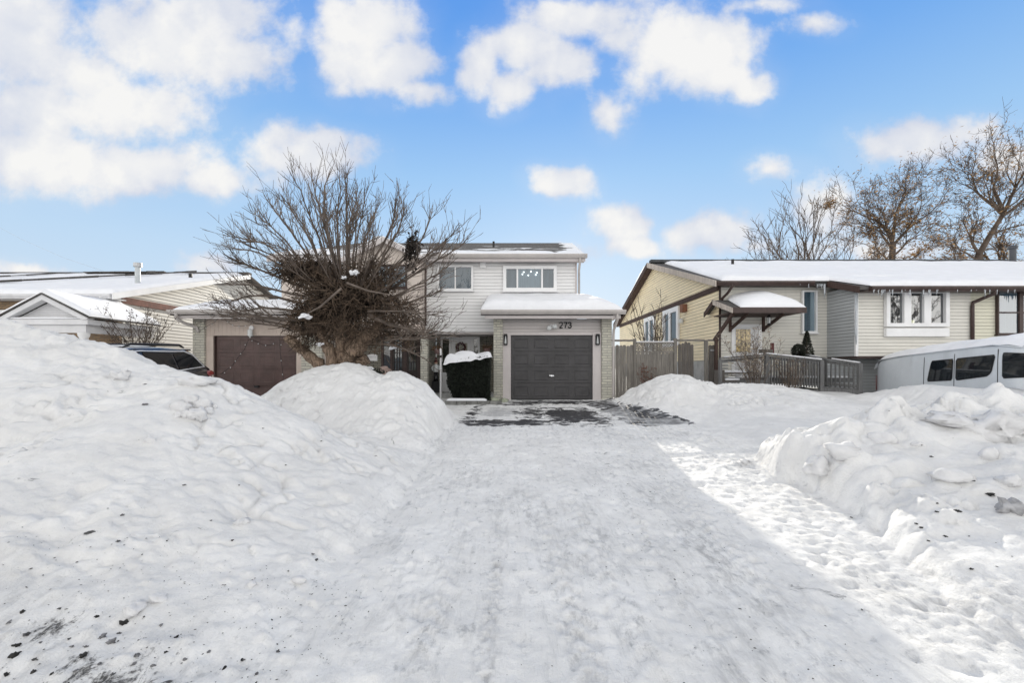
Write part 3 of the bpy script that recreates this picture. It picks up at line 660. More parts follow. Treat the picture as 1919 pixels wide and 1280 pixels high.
    # gutters
    gz = rz(yE) - .01
    m = MB(); m.prism([(x0 + .0, yE - .14, gz), (x0, yE - .14, gz - .06), (x0, yE - .09, gz - .14), (x0, yE - .004, gz - .14), (x0, yE - .004, gz)], (XB - .75 - x0, 0, 0)); m.build('gutter', BROWN, h)
    gz2 = rz(yeB) - .01
    m = MB(); m.prism([(XB + .05, yeB - .14, gz2), (XB + .05, yeB - .14, gz2 - .06), (XB + .05, yeB - .09, gz2 - .14), (XB + .05, yeB - .004, gz2 - .14), (XB + .05, yeB - .004, gz2)], (XE - XB, 0, 0)); m.build('gutter', BROWN, h)
    m = MB(); m.box(x0 + .3, XB - .05, yE + .01, yw, rz(yE) - .13, rz(yE) - .105); m.box(XB - .02, XE, yeB + .01, yB, rz(yeB) - .13, rz(yeB) - .105); m.build('soffit', BROWN, h)
    m = MB(); q0 = V((XB - .28, yE, rz(yE) - .05)); q1 = V((XB - .28, yeB - .05, rz(yeB) - .06)); m.prism([q0 + V((0, 0, .06)), q1 + V((0, 0, .06)), q1 - V((0, 0, .14)), q0 - V((0, 0, .14))], (.03, 0, 0)); m.build('bay_verge', BROWN_WOOD, h)
    icicles(h, XB + .1, 15.8, yeB - .10, gz2 - .10, 34, 5, .05, .34)
    icicles(h, 8.9, 10.2, yE - .10, gz - .10, 8, 6, .05, .3)
    m = MB(); zz = gz - .10; m.tube([(10.02, yE - .1, zz), (10.03, yE - .1, zz - .3), (10.03, yE - .1, zz - .45)], [.035, .02, .004], 8); m.build('long_icicle', ICE, h, smooth=True); m = MB(); m.tube([(XB - .06, yB - .06, 3.36), (XB - .05, yB - .05, 2.6), (XB - .07, yB - .06, 2.1), (XB - .05, yB - .05, 1.75)], [.05, .035, .045, .006], 8); m.build('long_icicle', ICE, h, smooth=True)
    # downspouts
    p = at(1372, 530, yE - .08)
    m = MB(); m.tube([p, p + V((0, 0, -.12)), p + V((-.05, .2, -.3)), (p.x - .12, yw - .05, 3.35), (p.x - .12, yw - .05, 3.18)], .045, 8); m.build('downspout', BROWN, h, smooth=True)
    m = MB(); m.tube([(14.15, yeB - .07, gz2 - .05), (14.15, yeB - .07, gz2 - .2), (13.92, yB - .06, 3.02), (13.90, yB - .06, 2.9), (13.90, yB - .06, 1.35)], .05, 8); m.build('downspout', BROWN, h, smooth=True)
    # windows
    s = yB / F; a = at(1655, 613, yB)
    window(h, (a.x, yB - .018, a.z), (1, 0, 0), (0, -1, 0), 117*s, 70*s, [(9.5*s, 33*s), (46*s, 70*s), (83*s, 107*s)], .11, proud=.12, glass=GLASS_SKY, back=DARKROOM, sill=False, apron=18*s)
    m = MB(); c = at(1709, 603, yB); m.box(c.x - .05, c.x + .05, yB - .034, yB - .025, c.z - .08, c.z + .05); m.build('table_lamp', WARMLAMP, h.children[-1])
    a = at(1500, 624, yw); s2 = yw / F
    window(h, (a.x, yw - .018, a.z), (1, 0, 0), (0, -1, 0), 28*s2, 79*s2, [(.05, 17*s2)], .05, proud=.10, back=BLIND)
    a = at(1864, 627, yB)
    window(h, (a.x, yB - .018, a.z), (1, 0, 0), (0, -1, 0), 2.4, 1.36, [(.04, .66), (.78, 1.5), (1.6, 2.36)], .04, proud=.08, frame=BROWN, back=CURTAIN, glass=GLASS_SKY, rails=(.66,))
    for (y0, y1, z0, z1) in ((18.6, 20.5, 2.0, 3.60), (21.7, 23.4, 1.7, 3.58)):
        window(h, (XW - .018, y1, z0), (0, -1, 0), (-1, 0, 0), y1 - y0, z1 - z0, [(.25, .75), (.95, y1 - y0 - .25)], .2, proud=.08, back=BLIND)
    # entrance door
    a = at(1370, 608, yw); dx0, dx1, dz0, dz1 = a.x, a.x + .98, .80, a.z
    m = MB()
    m.box(dx0, dx0 + .1, yw - .07, yw - .017, dz0, dz1 - .1); m.box(dx1 - .1, dx1, yw - .07, yw - .017, dz0, dz1 - .1); m.box(dx0, dx1, yw - .071, yw - .017, dz1 - .1, dz1); m.build('door_frame', WHITE, h)
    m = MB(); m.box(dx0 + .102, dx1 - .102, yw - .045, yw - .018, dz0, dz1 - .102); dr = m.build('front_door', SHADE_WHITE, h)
    g0 = at(1378, 660, yw); g1 = at(1405, 617, yw)
    m = MB(); m.box(g0.x, g1.x, yw - .052, yw - .046, g0.z, g1.z); m.build('leaded_glass', plain('gold_reflection', (.40, .30, .13), .12, .75, 14, spec=.8), dr)  # gold colour painted in for the warm reflections on the pane
    m = MB()
    for q in (.33, .66): x = g0.x + (g1.x - g0.x)*q; m.box(x - .006, x + .006, yw - .057, yw - .053, g0.z, g1.z)
    m.build('glass_came', BLACK, dr)
    m = MB(); m.lathe([(0, -.06), (.03, -.05), (.03, -.03), (.015, 0)], (dx1 - .17, yw - .05, 1.72), 10, 1); m.build('handle', CHROME, dr)
    # canopy over the entrance
    c0, c1 = 6.68, 8.9; yf, zf, yr2, zr2, yk, zk = 13.79, 2.86, 15.1, 3.30, 15.8, 2.96
    m = MB(); m.prism([(c0, yf, zf), (c0, yr2, zr2), (c0, yr2, zr2 - .07), (c0, yf, zf - .07)], (c1 - c0, 0, 0)); m.prism([(c0, yr2 + .001, zr2), (c0, yk, zk), (c0, yk, zk - .07), (c0, yr2 + .001, zr2 - .07)], (XW - c0 - .03, 0, 0))
    cn = m.build('porch_canopy', SHINGLE, h)
    m = MB(); m.prism([(c0 - .03, yf - .03, zf), (c0 - .03, yr2, zr2 + .01), (c0 - .03, yr2, zr2 - .16), (c0 - .03, yf - .03, zf - .15)], (.028, 0, 0)); m.build('barge_board', BARE_FASCIA, cn)
    m = MB(); m.prism([(c0 - .03, yr2 + .002, zr2 + .01), (c0 - .03, yk, zk), (c0 - .03, yk, zk - .16), (c0 - .03, yr2 + .002, zr2 - .16)], (.028, 0, 0)); m.build('barge_board', BROWN_WOOD, cn)
    m = MB(); m.box(c0, c1, yf - .05, yf - .002, zf - .15, zf + .02); m.build('fascia', BROWN, cn)
    m = MB(); m.prism([(c0, yf, zf - .1), (c0, yr2 - .02, zf - .1), (c0, yr2 - .02, zf - .13), (c0, yf, zf - .13)], (c1 - c0, 0, 0)); m.build('soffit', BROWN_WOOD, cn)
    slab_snow('snow_cover', cn, (c0 + .25, yf - .02, zf), (c1 + .02, yf - .02, zf), (c1 - .0, yr2 - .02, zr2), (c0 + .45, yr2 - .02, zr2), .30, .75, .05, 21, .015, edges=(.6, 1.2, 0, 1.7))
    for px in (1367, 1429):
        q = at(px, 590, yw); m = MB(); zb = at(px, 622, yw).z
        m.box(q.x - .035, q.x + .035, yw - .09, yw - .018, zb, zf - .13); m.beam((q.x, yw - .05, zb + .08), (q.x, yf + .15, zf - .16), .06, .09); m.build('bracket', BROWN_WOOD, cn)
    m = MB(); m.beam((6.62, 14.9, 1.95), (6.75, yf + .1, zf - .14), .07, .1); m.build('brace', BROWN_WOOD, cn)
    # hanging lantern
    q = at(1441, 600, 14.3); m = MB()
    m.tube([(q.x, 14.3, zf - .12), (q.x, 14.3, q.z + .14)], .006, 5); m.lathe([(.01, .17), (.07, .10), (.075, .09)], (q.x, 14.3, q.z), 6); m.lathe([(.065, -.12), (.04, -.15), (.01, -.18)], (q.x, 14.3, q.z), 6)
    for k in range(6): an = k*math.pi/3; m.tube([(q.x + .07*math.cos(an), 14.3 + .07*math.sin(an), q.z + .09), (q.x + .06*math.cos(an), 14.3 + .06*math.sin(an), q.z - .12)], .007, 4)
    l = m.build('hanging_lantern', BLACK, cn); m = MB(); m.lathe([(.05, .08), (.045, -.1)], (q.x, 14.3, q.z), 6); m.build('glass_shade', FROST, l)
    m = MB(); p = at(1600, 640, 14.2)
    m.tube([at(1603, 590, 13.9), at(1602, 640, 14.0), at(1598, 652, 14.1), at(1590, 656, 14.2), at(1587, 650, 14.3), at(1592, 648, 14.2), at(1594, 653, 14.2)], .012, 5); m.build('cable', BLACK, h)
    # meter box and light on the side wall
    m = MB(); q = at(1288, 572, 17.9); m.box(XW - .2, XW - .02, 17.8, 18.1, 3.25, 3.55); m.build('alarm_box', RED_WOOD, h)
    m = MB(); m.lathe([(.0, .1), (.1, .05), (.1, -.1), (0, -.12)], (XW - .12, 18.2, 2.95), 10); m.build('side_light', FROST, h)
    return h

def bungalow_left():
    h = thing('bungalow', 'white sided bungalow with gabled portico and snowy roof beyond the left snowbank', 'house', (-18, 18, 0))
    XW, yw, yE, zE, yR = -12.98, 15.0, 14.5, 3.40, 22.0; sl = .285; rz = lambda y: zE + sl*(y - yE) if y < yR else zE + sl*(2*yR - yE - y); XL = -34.0; yBk = 29.5
    m = MB(); m.box(XL, XW - .02, yw + .01, 29, 0, 3.3); m.build('front_wall', BRICK_TAN, h)
    def span(z):
        if z < 3.3: return (0, 14)
        y0 = yE + (z + .12 - zE) / sl; return (max(0, y0 - yw), min(14, 2*yR - y0 - yw))
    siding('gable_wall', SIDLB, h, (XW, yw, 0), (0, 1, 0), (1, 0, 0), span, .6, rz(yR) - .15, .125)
    m = MB(); m.box(XW - .3, XW - .02, yw, 29, 0, .6); m.build('foundation', CONCRETE, h)
    m = MB(); m.box(XW + .018, XW + .06, yw + .1, 28.9, 3.20, 3.42); m.build('trim_board', plain('red_brown_board', (.17, .065, .045), .7, .3, 5), h)
    # stepped stone quoins at the corner
    m = MB()
    for i in range(12): m.box(XW - (.55 if i % 2 else .3), XW + .022, yw - .015, yw + .12, 1.2 + i*.16, 1.35 + i*.16)
    m.build('quoin', BRICK_TAN, h)
    x1 = XW + .32
    m = MB(); m.prism([(XL, yE, rz(yE)), (XL, yR, rz(yR)), (XL, yBk, rz(yBk)), (XL, yBk, rz(yBk) - .1), (XL, yR, rz(yR) - .1), (XL, yE, rz(yE) - .1)], (x1 - XL, 0, 0)); rf = m.build('roof', SHINGLE, h)
    slab_snow('snow_cover', rf, (XL, yE, rz(yE)), (x1 - .02, yE, rz(yE)), (x1 - .1, yR - .4, rz(yR - .4)), (XL, yR - .4, rz(yR - .4)), .14, .3, .2, 31, .03, edges=(.7, .7, 1, 0))
    # dark ridges of shingle standing clear of the snow
    m = MB()
    def strip(p0, p1, w, hgt, n=14, seed=0):
        rg = random.Random(seed)
        for i in range(n):
            a = p0.lerp(p1, i/n); b = p0.lerp(p1, (i + 1.02)/n); m.beam(a, b, w, hgt * rg.uniform(.6, 1.2))
    def onroof(px, y, lift=.17): return V(((px - CX)*y/F, y, rz(y) + lift))
    strip(onroof(-60, 15.9, .22), onroof(367, 21.2, .24), .2, .06, 16, 1); m.build('bare_shingle_strip', SHINGLE, rf); m = MB(); strip(onroof(-20, 18.4, .22), onroof(130, 21, .2), .2, .05, 9, 2); m.build('bare_shingle_strip', SHINGLE, rf); m = MB(); strip(onroof(160, 20.6, .22), onroof(310, 21.3, .2), .3, .06, 9, 3)
    m.build('bare_shingle_strip', SHINGLE, rf)
    m = MB(); m.beam((XL, yR, rz(yR) + .06), (x1, yR, rz(yR) + .06), .3, .12); m.build('ridge_cap', SHINGLE, rf)
    p = at(258, 541, 16.4); p.z = rz(16.4) + .05
    m = MB(); m.lathe([(.14, 0), (.12, .06), (.085, .1), (.085, .72)], p, 12); f = m.build('flue_pipe', plain('painted_flue', (.50, .53, .54), .5, .1), rf, smooth=True)
    m = MB(); m.lathe([(.13, .70), (.13, .84), (.0, .86)], p, 12); m.build('flue_cap', METAL, f)
    p = at(357, 540, 19); m = MB(); m.tube([(p.x, 19, rz(19)), (p.x, 19, rz(19) + .3)], .07, 8); m.build('vent_pipe', BLACK, rf)
    gz = rz(yE) - .005
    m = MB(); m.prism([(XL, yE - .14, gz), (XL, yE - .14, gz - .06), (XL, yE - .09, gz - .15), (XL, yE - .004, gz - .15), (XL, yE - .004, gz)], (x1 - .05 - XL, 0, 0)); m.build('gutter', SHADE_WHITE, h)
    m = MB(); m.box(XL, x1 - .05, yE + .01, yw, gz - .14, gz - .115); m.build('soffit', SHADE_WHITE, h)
    m = MB(); a = V((x1, yE - .1, rz(yE) + .02)); b = V((x1, yR, rz(yR) + .02)); m.prism([a, b, b - V((0, 0, .2)), a - V((0, 0, .2))], (.03, 0, 0)); m.build('verge_board', WHITE, h)
    m = MB(); p = at(190, 556, 14.42); m.tube([p, p + V((0, 0, -.12)), p + V((.08, .2, -.22)), p + V((.28, .5, -.45)), p + V((.36, .56, -.6)), p + V((.36, .56, -1.0))], .06, 8); m.build('downspout', WHITE, h, smooth=True)
    window(h, (-17.2, yw, 1.9), (1, 0, 0), (0, -1, 0), 1.5, 1.05, [(.12, .7), (.8, 1.38)], .12, back=BLIND)
    # portico
    yf = 12.5; xa, xb, xp = -13.95, -11.66, -12.85; zb, zp = 2.38, 3.04
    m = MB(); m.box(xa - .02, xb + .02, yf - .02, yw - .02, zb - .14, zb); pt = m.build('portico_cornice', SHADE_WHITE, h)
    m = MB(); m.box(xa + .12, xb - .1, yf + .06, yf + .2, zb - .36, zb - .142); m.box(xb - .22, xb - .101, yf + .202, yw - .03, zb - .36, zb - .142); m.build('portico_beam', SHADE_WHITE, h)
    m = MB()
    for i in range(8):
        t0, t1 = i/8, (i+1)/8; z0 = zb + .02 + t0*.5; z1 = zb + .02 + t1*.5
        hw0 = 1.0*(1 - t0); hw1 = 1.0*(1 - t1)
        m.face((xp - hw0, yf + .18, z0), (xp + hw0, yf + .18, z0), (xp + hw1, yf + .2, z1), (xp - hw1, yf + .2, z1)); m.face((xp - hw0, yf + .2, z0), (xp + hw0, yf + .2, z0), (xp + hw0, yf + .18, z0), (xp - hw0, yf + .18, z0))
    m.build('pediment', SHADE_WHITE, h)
    m = MB()
    for q in ((xa - .12, zb + .02), (xb + .08, zb + .02)):
        m.prism([(xp, yf - .06, zp + .02), (q[0], yf - .06, q[1]), (q[0] + (xp - q[0])*.13, yf - .06, q[1] - .04), (xp, yf - .06, zp - .13)], (0, .2, 0))
    m.build('raking_cornice', SHADE_WHITE, h)
    m = MB()
    for q in ((xa - .15, zb + .03), (xb + .11, zb + .03)):
        m.prism([(xp, yf - .1, zp + .06), (q[0], yf - .1, q[1] + .03), (q[0], yf - .1, q[1]), (xp, yf - .1, zp + .025)], (0, yw - yf + .1, 0))
    pr = m.build('portico_roof', SHINGLE, h)
    slab_snow('snow_cover', pr, (xb + .1, yf - .05, zb + .07), (xb + .1, yw + .0, zb + .07), (xp - .03, yw, zp + .07), (xp - .03, yf - .05, zp + .07), .10, .2, .08, 41, .02, edges=(1, .4, 0, .6))
    slab_snow('snow_cover', pr, (xa - .14, yw, zb + .07), (xa - .14, yf - .05, zb + .07), (xp + .02, yf - .05, zp + .07), (xp + .02, yw, zp + .07), .10, .2, .1, 42, .02, edges=(1, .6, 0, .4))
    slab_snow('snow_cover', pr, (xa + .1, yf - .01, zb + .002), (xb - .1, yf - .01, zb + .002), (xb - .1, yf + .17, zb + .002), (xa + .1, yf + .17, zb + .002), .05, .06, .05, 43, .005)
    for x in (xa + .2, xb - .22):
        m = MB(); m.lathe([(.14, 0), (.14, .12), (.105, .16), (.11, .6), (.10, 1.88), (.13, 1.93), (.14, 2.018)], (x, yf + .13, 0), 14); m.build('column', WHITE, h, smooth=True)
    return h

GLASS_SKY = glassmat('sky_glass', (.45, .58, .66), .30)
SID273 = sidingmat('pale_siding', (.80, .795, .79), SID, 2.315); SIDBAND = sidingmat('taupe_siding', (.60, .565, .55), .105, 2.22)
SIDRB = sidingmat('cream_siding', (.72, .70, .64), .102, 1.40); SIDRB2 = sidingmat('yellow_cream_siding', (.72, .70, .57), .102, 1.40); SIDRB_G = sidingmat('grey_siding', (.45, .47, .48), .102, 1.40); SIDSUN = sidingmat('sun_tinted_siding', (.88, .76, .53), .115, 1.31, .08, .7); SIDLB = sidingmat('white_siding', (.72, .69, .63), .125, .6, .06, .6)
house_273(); house_left(); bungalow_right(); bungalow_left()
# ================================================================ snow ground
def ip(x, xs, ys): return np.interp(x, xs, ys)
def base_z(x, y):
    z = -.5 + .0338 * np.clip(y, 0, 14.8)
    z = z + .25 * sst(3.4, 5.0, x) * sst(9, 14, y)
    z = np.where(x > 9.6, z - .55 * sst(9.6, 10.6, x) * sst(9.0, 13.0, y), z)
    return z
def van_side(y): return 10.67 + .045 * (y - 10)
def terrain(x, y):
    """height, dirt, asphalt, ice, packed"""
    z0 = base_z(x, y); z = z0.copy()
    wob = fbm(x*.9, y*.9, 3, 4)
    # bank A: ploughed up along the street, left of the drive
    xs = [-40, -9, -7.5, -6.2, -4.9, -4.25, -3.6, -3.0, -2.2, -1.42, -1.15]
    hs = [1.9, 1.85, 1.75, 1.62, 1.27, 1.04, .93, .70, .34, -.06, -.31]
    crest = ip(x + .12*wob, xs, hs) + .5
    d = y - (5.4 + .25*np.sin(x*.9))
    fr = np.where(d < 0, 1 - np.clip(-d/3.55, 0, 1), 1 - np.clip(d/2.3, 0, 1))
    prof = np.where(d < 0, fr**1.15 * (1.0 + .25*(1-fr)), sst(0, 1, fr)); prof = np.clip(prof, 0, 1)
    round_ = np.sqrt(np.clip(prof, 0, 1)) * .25 + prof * .75
    hA = np.clip(crest - .19, 0, 9) * round_
    # bank B: round the twisted tree
    xs = [-6.4, -5.9, -5.2, -4.67, -4.0, -3.45, -2.67, -2.2, -1.78, -1.44, -1.25]
    hs = [-.1, .12, .50, .84, 1.10, 1.12, 1.02, .93, .74, .34, -.1]
    cB = ip(x + .10*fbm(x*1.3, y*1.3, 31, 3), xs, hs) + .18
    yc = 9.7 - .25*np.clip(x + 4, -2, 3)
    dB = y - yc
    pB = np.where(dB < 0, 1 - np.clip(-dB/3.2, 0, 1), 1 - np.clip(dB/2.6, 0, 1)); pB = sst(0, 1, pB)
    hB = np.clip(cB, 0, 9) * pB * (x < -1.2)
    dent = .17*np.exp(-((x + 2.75)/.28)**2 - ((y - yc)/.9)**2); hB = np.clip(hB - dent, 0, 9)
    # strip along the left of the drive joining both
    hJ = .28 * sst(-1.3, -2.3, x) * sst(4, 6, y) * sst(13.2, 10.5, y) * sst(-7, -5.8, x)
    # bank C: ploughed lumps right of the drive
    xt = ip(y, [0, 2.3, 3.15, 4.04, 5, 5.6, 6.5, 7.3, 9], [2.2, 2.62, 2.80, 3.15, 3.32, 3.22, 3.5, 4.2, 5.4])
    dd = x - xt + .10*fbm(x*2.2, y*2.2, 51, 3)
    H = ip(dd, [0, .08, .2, .67, 1.2, 1.6, 3, 6, 12], [0, .24, .42, .62, .75, .83, .97, 1.08, 1.1])
    dC = y - 5.55
    fC = np.where(dC < 0, np.clip(1 + dC/3.8, 0, 1), np.clip(1 - dC/2.4, 0, 1)); pC = np.where(dC < 0, fC**1.12, sst(0, 1, fC))
    hC = H * pC
    # bank D: in front of the fence and along the neighbour's yard
    mw = .35*fbm(x*.9, y*.9, 141, 3); hD = .78*np.exp(-((np.abs(x - 4.5 + mw)/1.15)**2.3 + (np.abs(y - 12.6 - mw)/1.5)**2.2))
    ridge = ip(x, [3.9, 4.6, 5.4, 6.9, 7.8, 8.4, 9.0, 9.5, 10.4, 11.4, 14], [0, .18, .45, .50, .38, .30, .42, .78, .80, .9, 1.0])
    yd = ip(x, [4, 7, 9, 10, 12], [12.3, 12.0, 11.0, 9.9, 9.6])
    pD = np.where(y < yd, sst(0, 1, 1 - np.clip((yd - y)/4.2, 0, 1)), sst(0, 1, 1 - np.clip((y - yd)/2.6, 0, 1)))
    hD = np.maximum(hD, ridge * pD)
    hD = np.maximum(hD, .16 * sst(4.0, 5.2, x) * sst(6.0, 8.0, y))
    hS = np.maximum(np.maximum(np.maximum(hA, hB), hJ), np.maximum(hC, hD))
    # soften joints
    z = z0 + hS + .12*np.minimum(hA, hB) + .1*np.minimum(hC, hD)
    # rest of the yards
    far = sst(14.6, 16, y) * .15
    z = z + np.where((x > 3.3) | (x < -11), far, 0) * (x < 9)
    bank = sst(.05, .35, hS)
    pk = 1 - sst(.02, .30, hS)
    pk = pk * sst(-9.5, -8, x) * (y < 15)
    drive = sst(-1.9, -1.3, x) * sst(4.2, 3.6, x)
    # surface: soft undulation, lumps, clods
    z = z + bank * (.07*fbm(x*.8, y*.8, 5, 4) + .045*fbm(x*2.6, y*2.6, 8, 5, .6) + .016*fbm(x*11, y*11, 9, 3) * sst(-.2, .35, fbm(x*1.3, y*1.3, 12, 3)))
    w1, i1 = worley(x*2.1 + .3*wob, y*2.1, 61); w2, i2 = worley(x*4.6, y*4.6 + .2*wob, 65); w3, i3 = worley(x*9.5, y*9.5, 67)
    mC = sst(.1, .4, hC) * sst(2.2, 3.3, y)
    lumps = np.clip(1 - w1/.62, 0, 1)**.7 * (i1 > .35) * (.13 + .17*i1); lumps2 = np.clip(1 - w2/.6, 0, 1)**.7 * (i2 > .5) * .11
    patch = sst(-.25, .3, fbm(x*.9 + 5, y*.9, 77, 3)) * .75 + .25
    top = sst(.45, .95, np.clip(hC, 0, 1)) * .6 + .4
    z = z + mC * patch * top * (lumps + lumps2)
    edge = np.exp(-((dd - .30)/.30)**2) * sst(2.6, 3.6, y) * sst(8.2, 7, y)
    z = z + edge * (np.clip(1 - w2/.6, 0, 1)**.6 * .075 * (i2 > .25) + np.clip(1 - w1/.6, 0, 1)**.7*.07)
    mA = sst(.1, .4, hA) * sst(8, 6.5, y)
    pa = sst(.05, .4, fbm(x*.75 + 9, y*.75, 91, 3))
    z = z + mA * pa * (np.clip(1 - w2/.5, 0, 1)**.7 * (i2 > .86) * .045 + np.clip(1 - w3/.5, 0, 1) * (i3 > .85) * .02)
    cr_ = sst(-.15, .4, fbm(x*.7, y*.7, 151, 3)); bil = np.abs(fbm(x*4.2, y*4.2, 153, 5, .62)); z = z + bank * (y < 13) * (.010*fbm(x*17, y*17, 155, 3, .6) + cr_*(.085*(.25 - bil) + .034*fbm(x*8, y*8, 157, 4, .65)) - .05*sst(.30, .42, vnoise(x*2.7, y*2.7, 161)*vnoise(x*1.1, y*1.1, 163))*sst(.25, .0, np.abs(fbm(x*5, y*5, 165, 3))))
    z = z + mA * (-.05) * sst(.15, .5, fbm(x*1.5, y*1.5, 93, 3)) + mA*.012*fbm(x*9, y*9, 95, 3)
    # crusty steps on the foot of bank A
    foot = sst(.42, .1, hA) * sst(.0, .08, hA + .04) * (x < -.6) * (y < 4)
    z = z + foot * (np.clip(1 - w3/.5, 0, 1)*.03*(i3 > .8) + .035*fbm(x*4.5, y*4.5, 97, 5, .6))
    # trodden snow in the sunlit strip, tyre tracks on the drive
    tr = pk * sst(xt*0 + 1.7, 2.6, x) * sst(10, 8.5, y)
    z = z + tr * (.024*fbm(x*3.2, y*3.2, 101, 6, .68) - .018*np.clip(1 - w2/.42, 0, 1)*(i2 > .8) + .017*fbm(x*14, y*14, 102, 3, .6))
    z = z + pk * (.020*fbm(x*2.5, y*2.0, 103, 5, .6) + .013*fbm(x*9, y*6, 105, 4, .6))
    trk = 0
    for xc, w in ((-.55, .11), (.75, .12), (1.75, .12), (.25, .10), (-.25, .06), (1.25, .09)):
        c = xc + .10*np.sin(y*.5 + xc*3) + (y - 6)*.03*(xc - .5)
        prof_t = np.exp(-((x - c)/w)**4); trk = trk + prof_t * (.6 + .4*np.sign(np.sin(y*38 + 6*np.abs(x - c)/w)))
    z = z - pk * drive * trk * .017 * (.35 + .65*sst(-.2, .3, fbm(x*.8, y*.5, 107, 3)))
    ftp = np.clip(1 - w2/.33, 0, 1) * (i2 > .8) * drive * pk; z = z - .022*ftp
    # dig the van out of the terrain
    vs = van_side(y); inside = sst(vs + .02, vs + .12, x) * sst(vs + 2.2, vs + 2.1, x) * sst(7.6, 7.7, y) * sst(13.75, 13.6, y)
    z = z*(1 - inside) + np.minimum(z, -.78) * inside
    # ------ masks
    dl = sst(.42, -.30, y - 2.12 - .28*(-x - 1.15) - .30*fbm(x*1.5, y*1.5, 111, 4)) * sst(-.5, -1.5, x + .15*wob)
    dirt = dl * (.47 + .42*fbm(x*2.6, y*2.6, 113, 4))
    pit_shade = np.exp(-(((x + 2.78)/.22)**2 + ((y - 2.93)/.16)**2)) * .5; dirt = np.maximum(dirt, pit_shade)  # shade of a pit in the bank, painted through the dirt mask
    lane = np.exp(-((x - (1.52 - .02*(y - 4)))/.42)**2) * sst(1.0, 2.4, y) * sst(9, 5.5, y)
    grime = pk * np.maximum(lane * np.clip(.30 + 1.1*fbm(x*1.2, y*.7, 115, 4), 0, 1), drive * np.clip(.04 + .8*fbm(x*1.7, y*1.1, 116, 4), 0, .55))
    grime = np.maximum(grime, pk * drive * np.clip(trk, 0, 1) * np.clip(.16 + .8*fbm(x*.9, y*.6, 171, 3), 0, .5))  # shade of the tyre grooves, painted in through the grime mask
    grime = np.maximum(grime, .5 * dl * np.clip(.5 + fbm(x*3, y*3, 118, 3), 0, 1))
    dirt = np.maximum(dirt, pk * drive * np.clip(-.02 + .75*fbm(x*2.0, y*1.3, 117, 4), 0, .6) * .9)
    dirt = np.maximum(dirt, .34*np.exp(-(((x - .10)/.16)**2 + ((y - 3.05)/.28)**2)))
    dirt = np.maximum(dirt, bank * np.clip(-.3 + .8*fbm(x*1.6, y*1.6, 119, 4), 0, .5) * .8)
    cl = lambda cx, cy, a, b, p=4: np.exp(-(np.abs((x - cx)/a)**p + np.abs((y - cy)/b)**p))
    asp = .50*cl(-.2, 10.0, .95, .45) + .42*cl(-1.0, 11.8, .2, 1.5, 2) + .46*cl(.55, 11.6, .45, 1.7, 2) + .42*cl(-.3, 13.6, 1.2, .25, 2)
    asp = np.maximum(asp, .60*cl(1.5, 11.2, .75, 1.5)); asp = np.maximum(asp, .52*cl(1.6, 14.1, 2.0, .45))
    wn = fbm(x*2.2, y*2.2, 131, 4); wedge = sst(.42, -.42, .28*wn + np.abs(x - (2.55 + (13.6 - y)*.18)) - (.30 + .10*(13.6 - y))) * sst(9.2, 10.0, y + .35*wn) * sst(14.4, 13.6, y)
    ice = np.maximum(.95*wedge*1.0, .56*cl(-.25 + .1*wn, 12.0 + .3*wn, .75, 1.5))
    asp = np.maximum(asp, .42*wedge*sst(.2, -.1, fbm(x*1.2, y*1.2, 121, 3)) + .28*sst(.2, .0, np.abs(wedge - .5)))
    asp = np.maximum(asp, .48*cl(-1.6, 14.6, .55, .5)); asp = np.where(asp > .1, asp + .13, asp) * (1 - bank)
    ice = ice * (1 - bank)
    return z, np.clip(dirt, 0, 1), np.clip(asp, 0, 1), np.clip(ice, 0, 1), pk * (.25 + .75*drive), np.clip(grime, 0, 1)

def build_ground():
    def axis(parts):
        out = []
        for a, b, st in parts: out += list(np.arange(a, b, st))
        return np.array(out)
    def geo(a, b, st, g):
        out = []; v = a
        while v < b: out.append(v); v += st; st *= g
        return out
    xr = list(np.arange(0, 6.5, .024)) + geo(6.5, 420, .03, 1.06); xs = np.array(sorted([-v for v in xr[1:]] + xr))
    ys = np.array([-300, -120, -60, -30, -16, -9, -5, -3, -2, -1, -.3, .2, .6, .9] + list(np.arange(1.1, 1.9, .05)) + list(np.arange(1.9, 4.2, .017)) + list(np.arange(4.2, 7.5, .024)) + list(np.arange(7.5, 15.2, .04)) + geo(15.2, 900, .06, 1.12))
    X, Y = np.meshgrid(xs, ys)
    z, dirt, asp, ice, pk, grime = terrain(X, Y)
    n, m = X.shape
    co = np.stack([X, Y, z], -1).reshape(-1, 3)
    idx = np.arange(n*m).reshape(n, m)
    f = np.stack([idx[:-1, :-1], idx[:-1, 1:], idx[1:, 1:], idx[1:, :-1]], -1).reshape(-1, 4)
    me = bpy.data.meshes.new('snow_ground'); me.vertices.add(len(co)); me.vertices.foreach_set('co', co.ravel())
    me.loops.add(f.size); me.polygons.add(len(f)); me.loops.foreach_set('vertex_index', f.ravel().astype(np.int32))
    me.polygons.foreach_set('loop_start', np.arange(0, f.size, 4, dtype=np.int32)); me.polygons.foreach_set('loop_total', np.full(len(f), 4, dtype=np.int32))
    me.update(calc_edges=True); me.polygons.foreach_set('use_smooth', np.ones(len(f), dtype=bool))
    for nm, a in (('dirt', dirt), ('asphalt', asp), ('ice', ice), ('packed', pk), ('grime', grime)):
        at_ = me.attributes.new(nm, 'FLOAT', 'POINT'); at_.data.foreach_set('value', a.ravel().astype(np.float32))
    me.materials.append(SNOWT)
    o = bpy.data.objects.new('snow_ground', me); COL.objects.link(o); o['kind'] = 'structure'
    return o
build_ground()
def gz(x, y): return float(terrain(np.array([[float(x)]]), np.array([[float(y)]]))[0][0, 0])
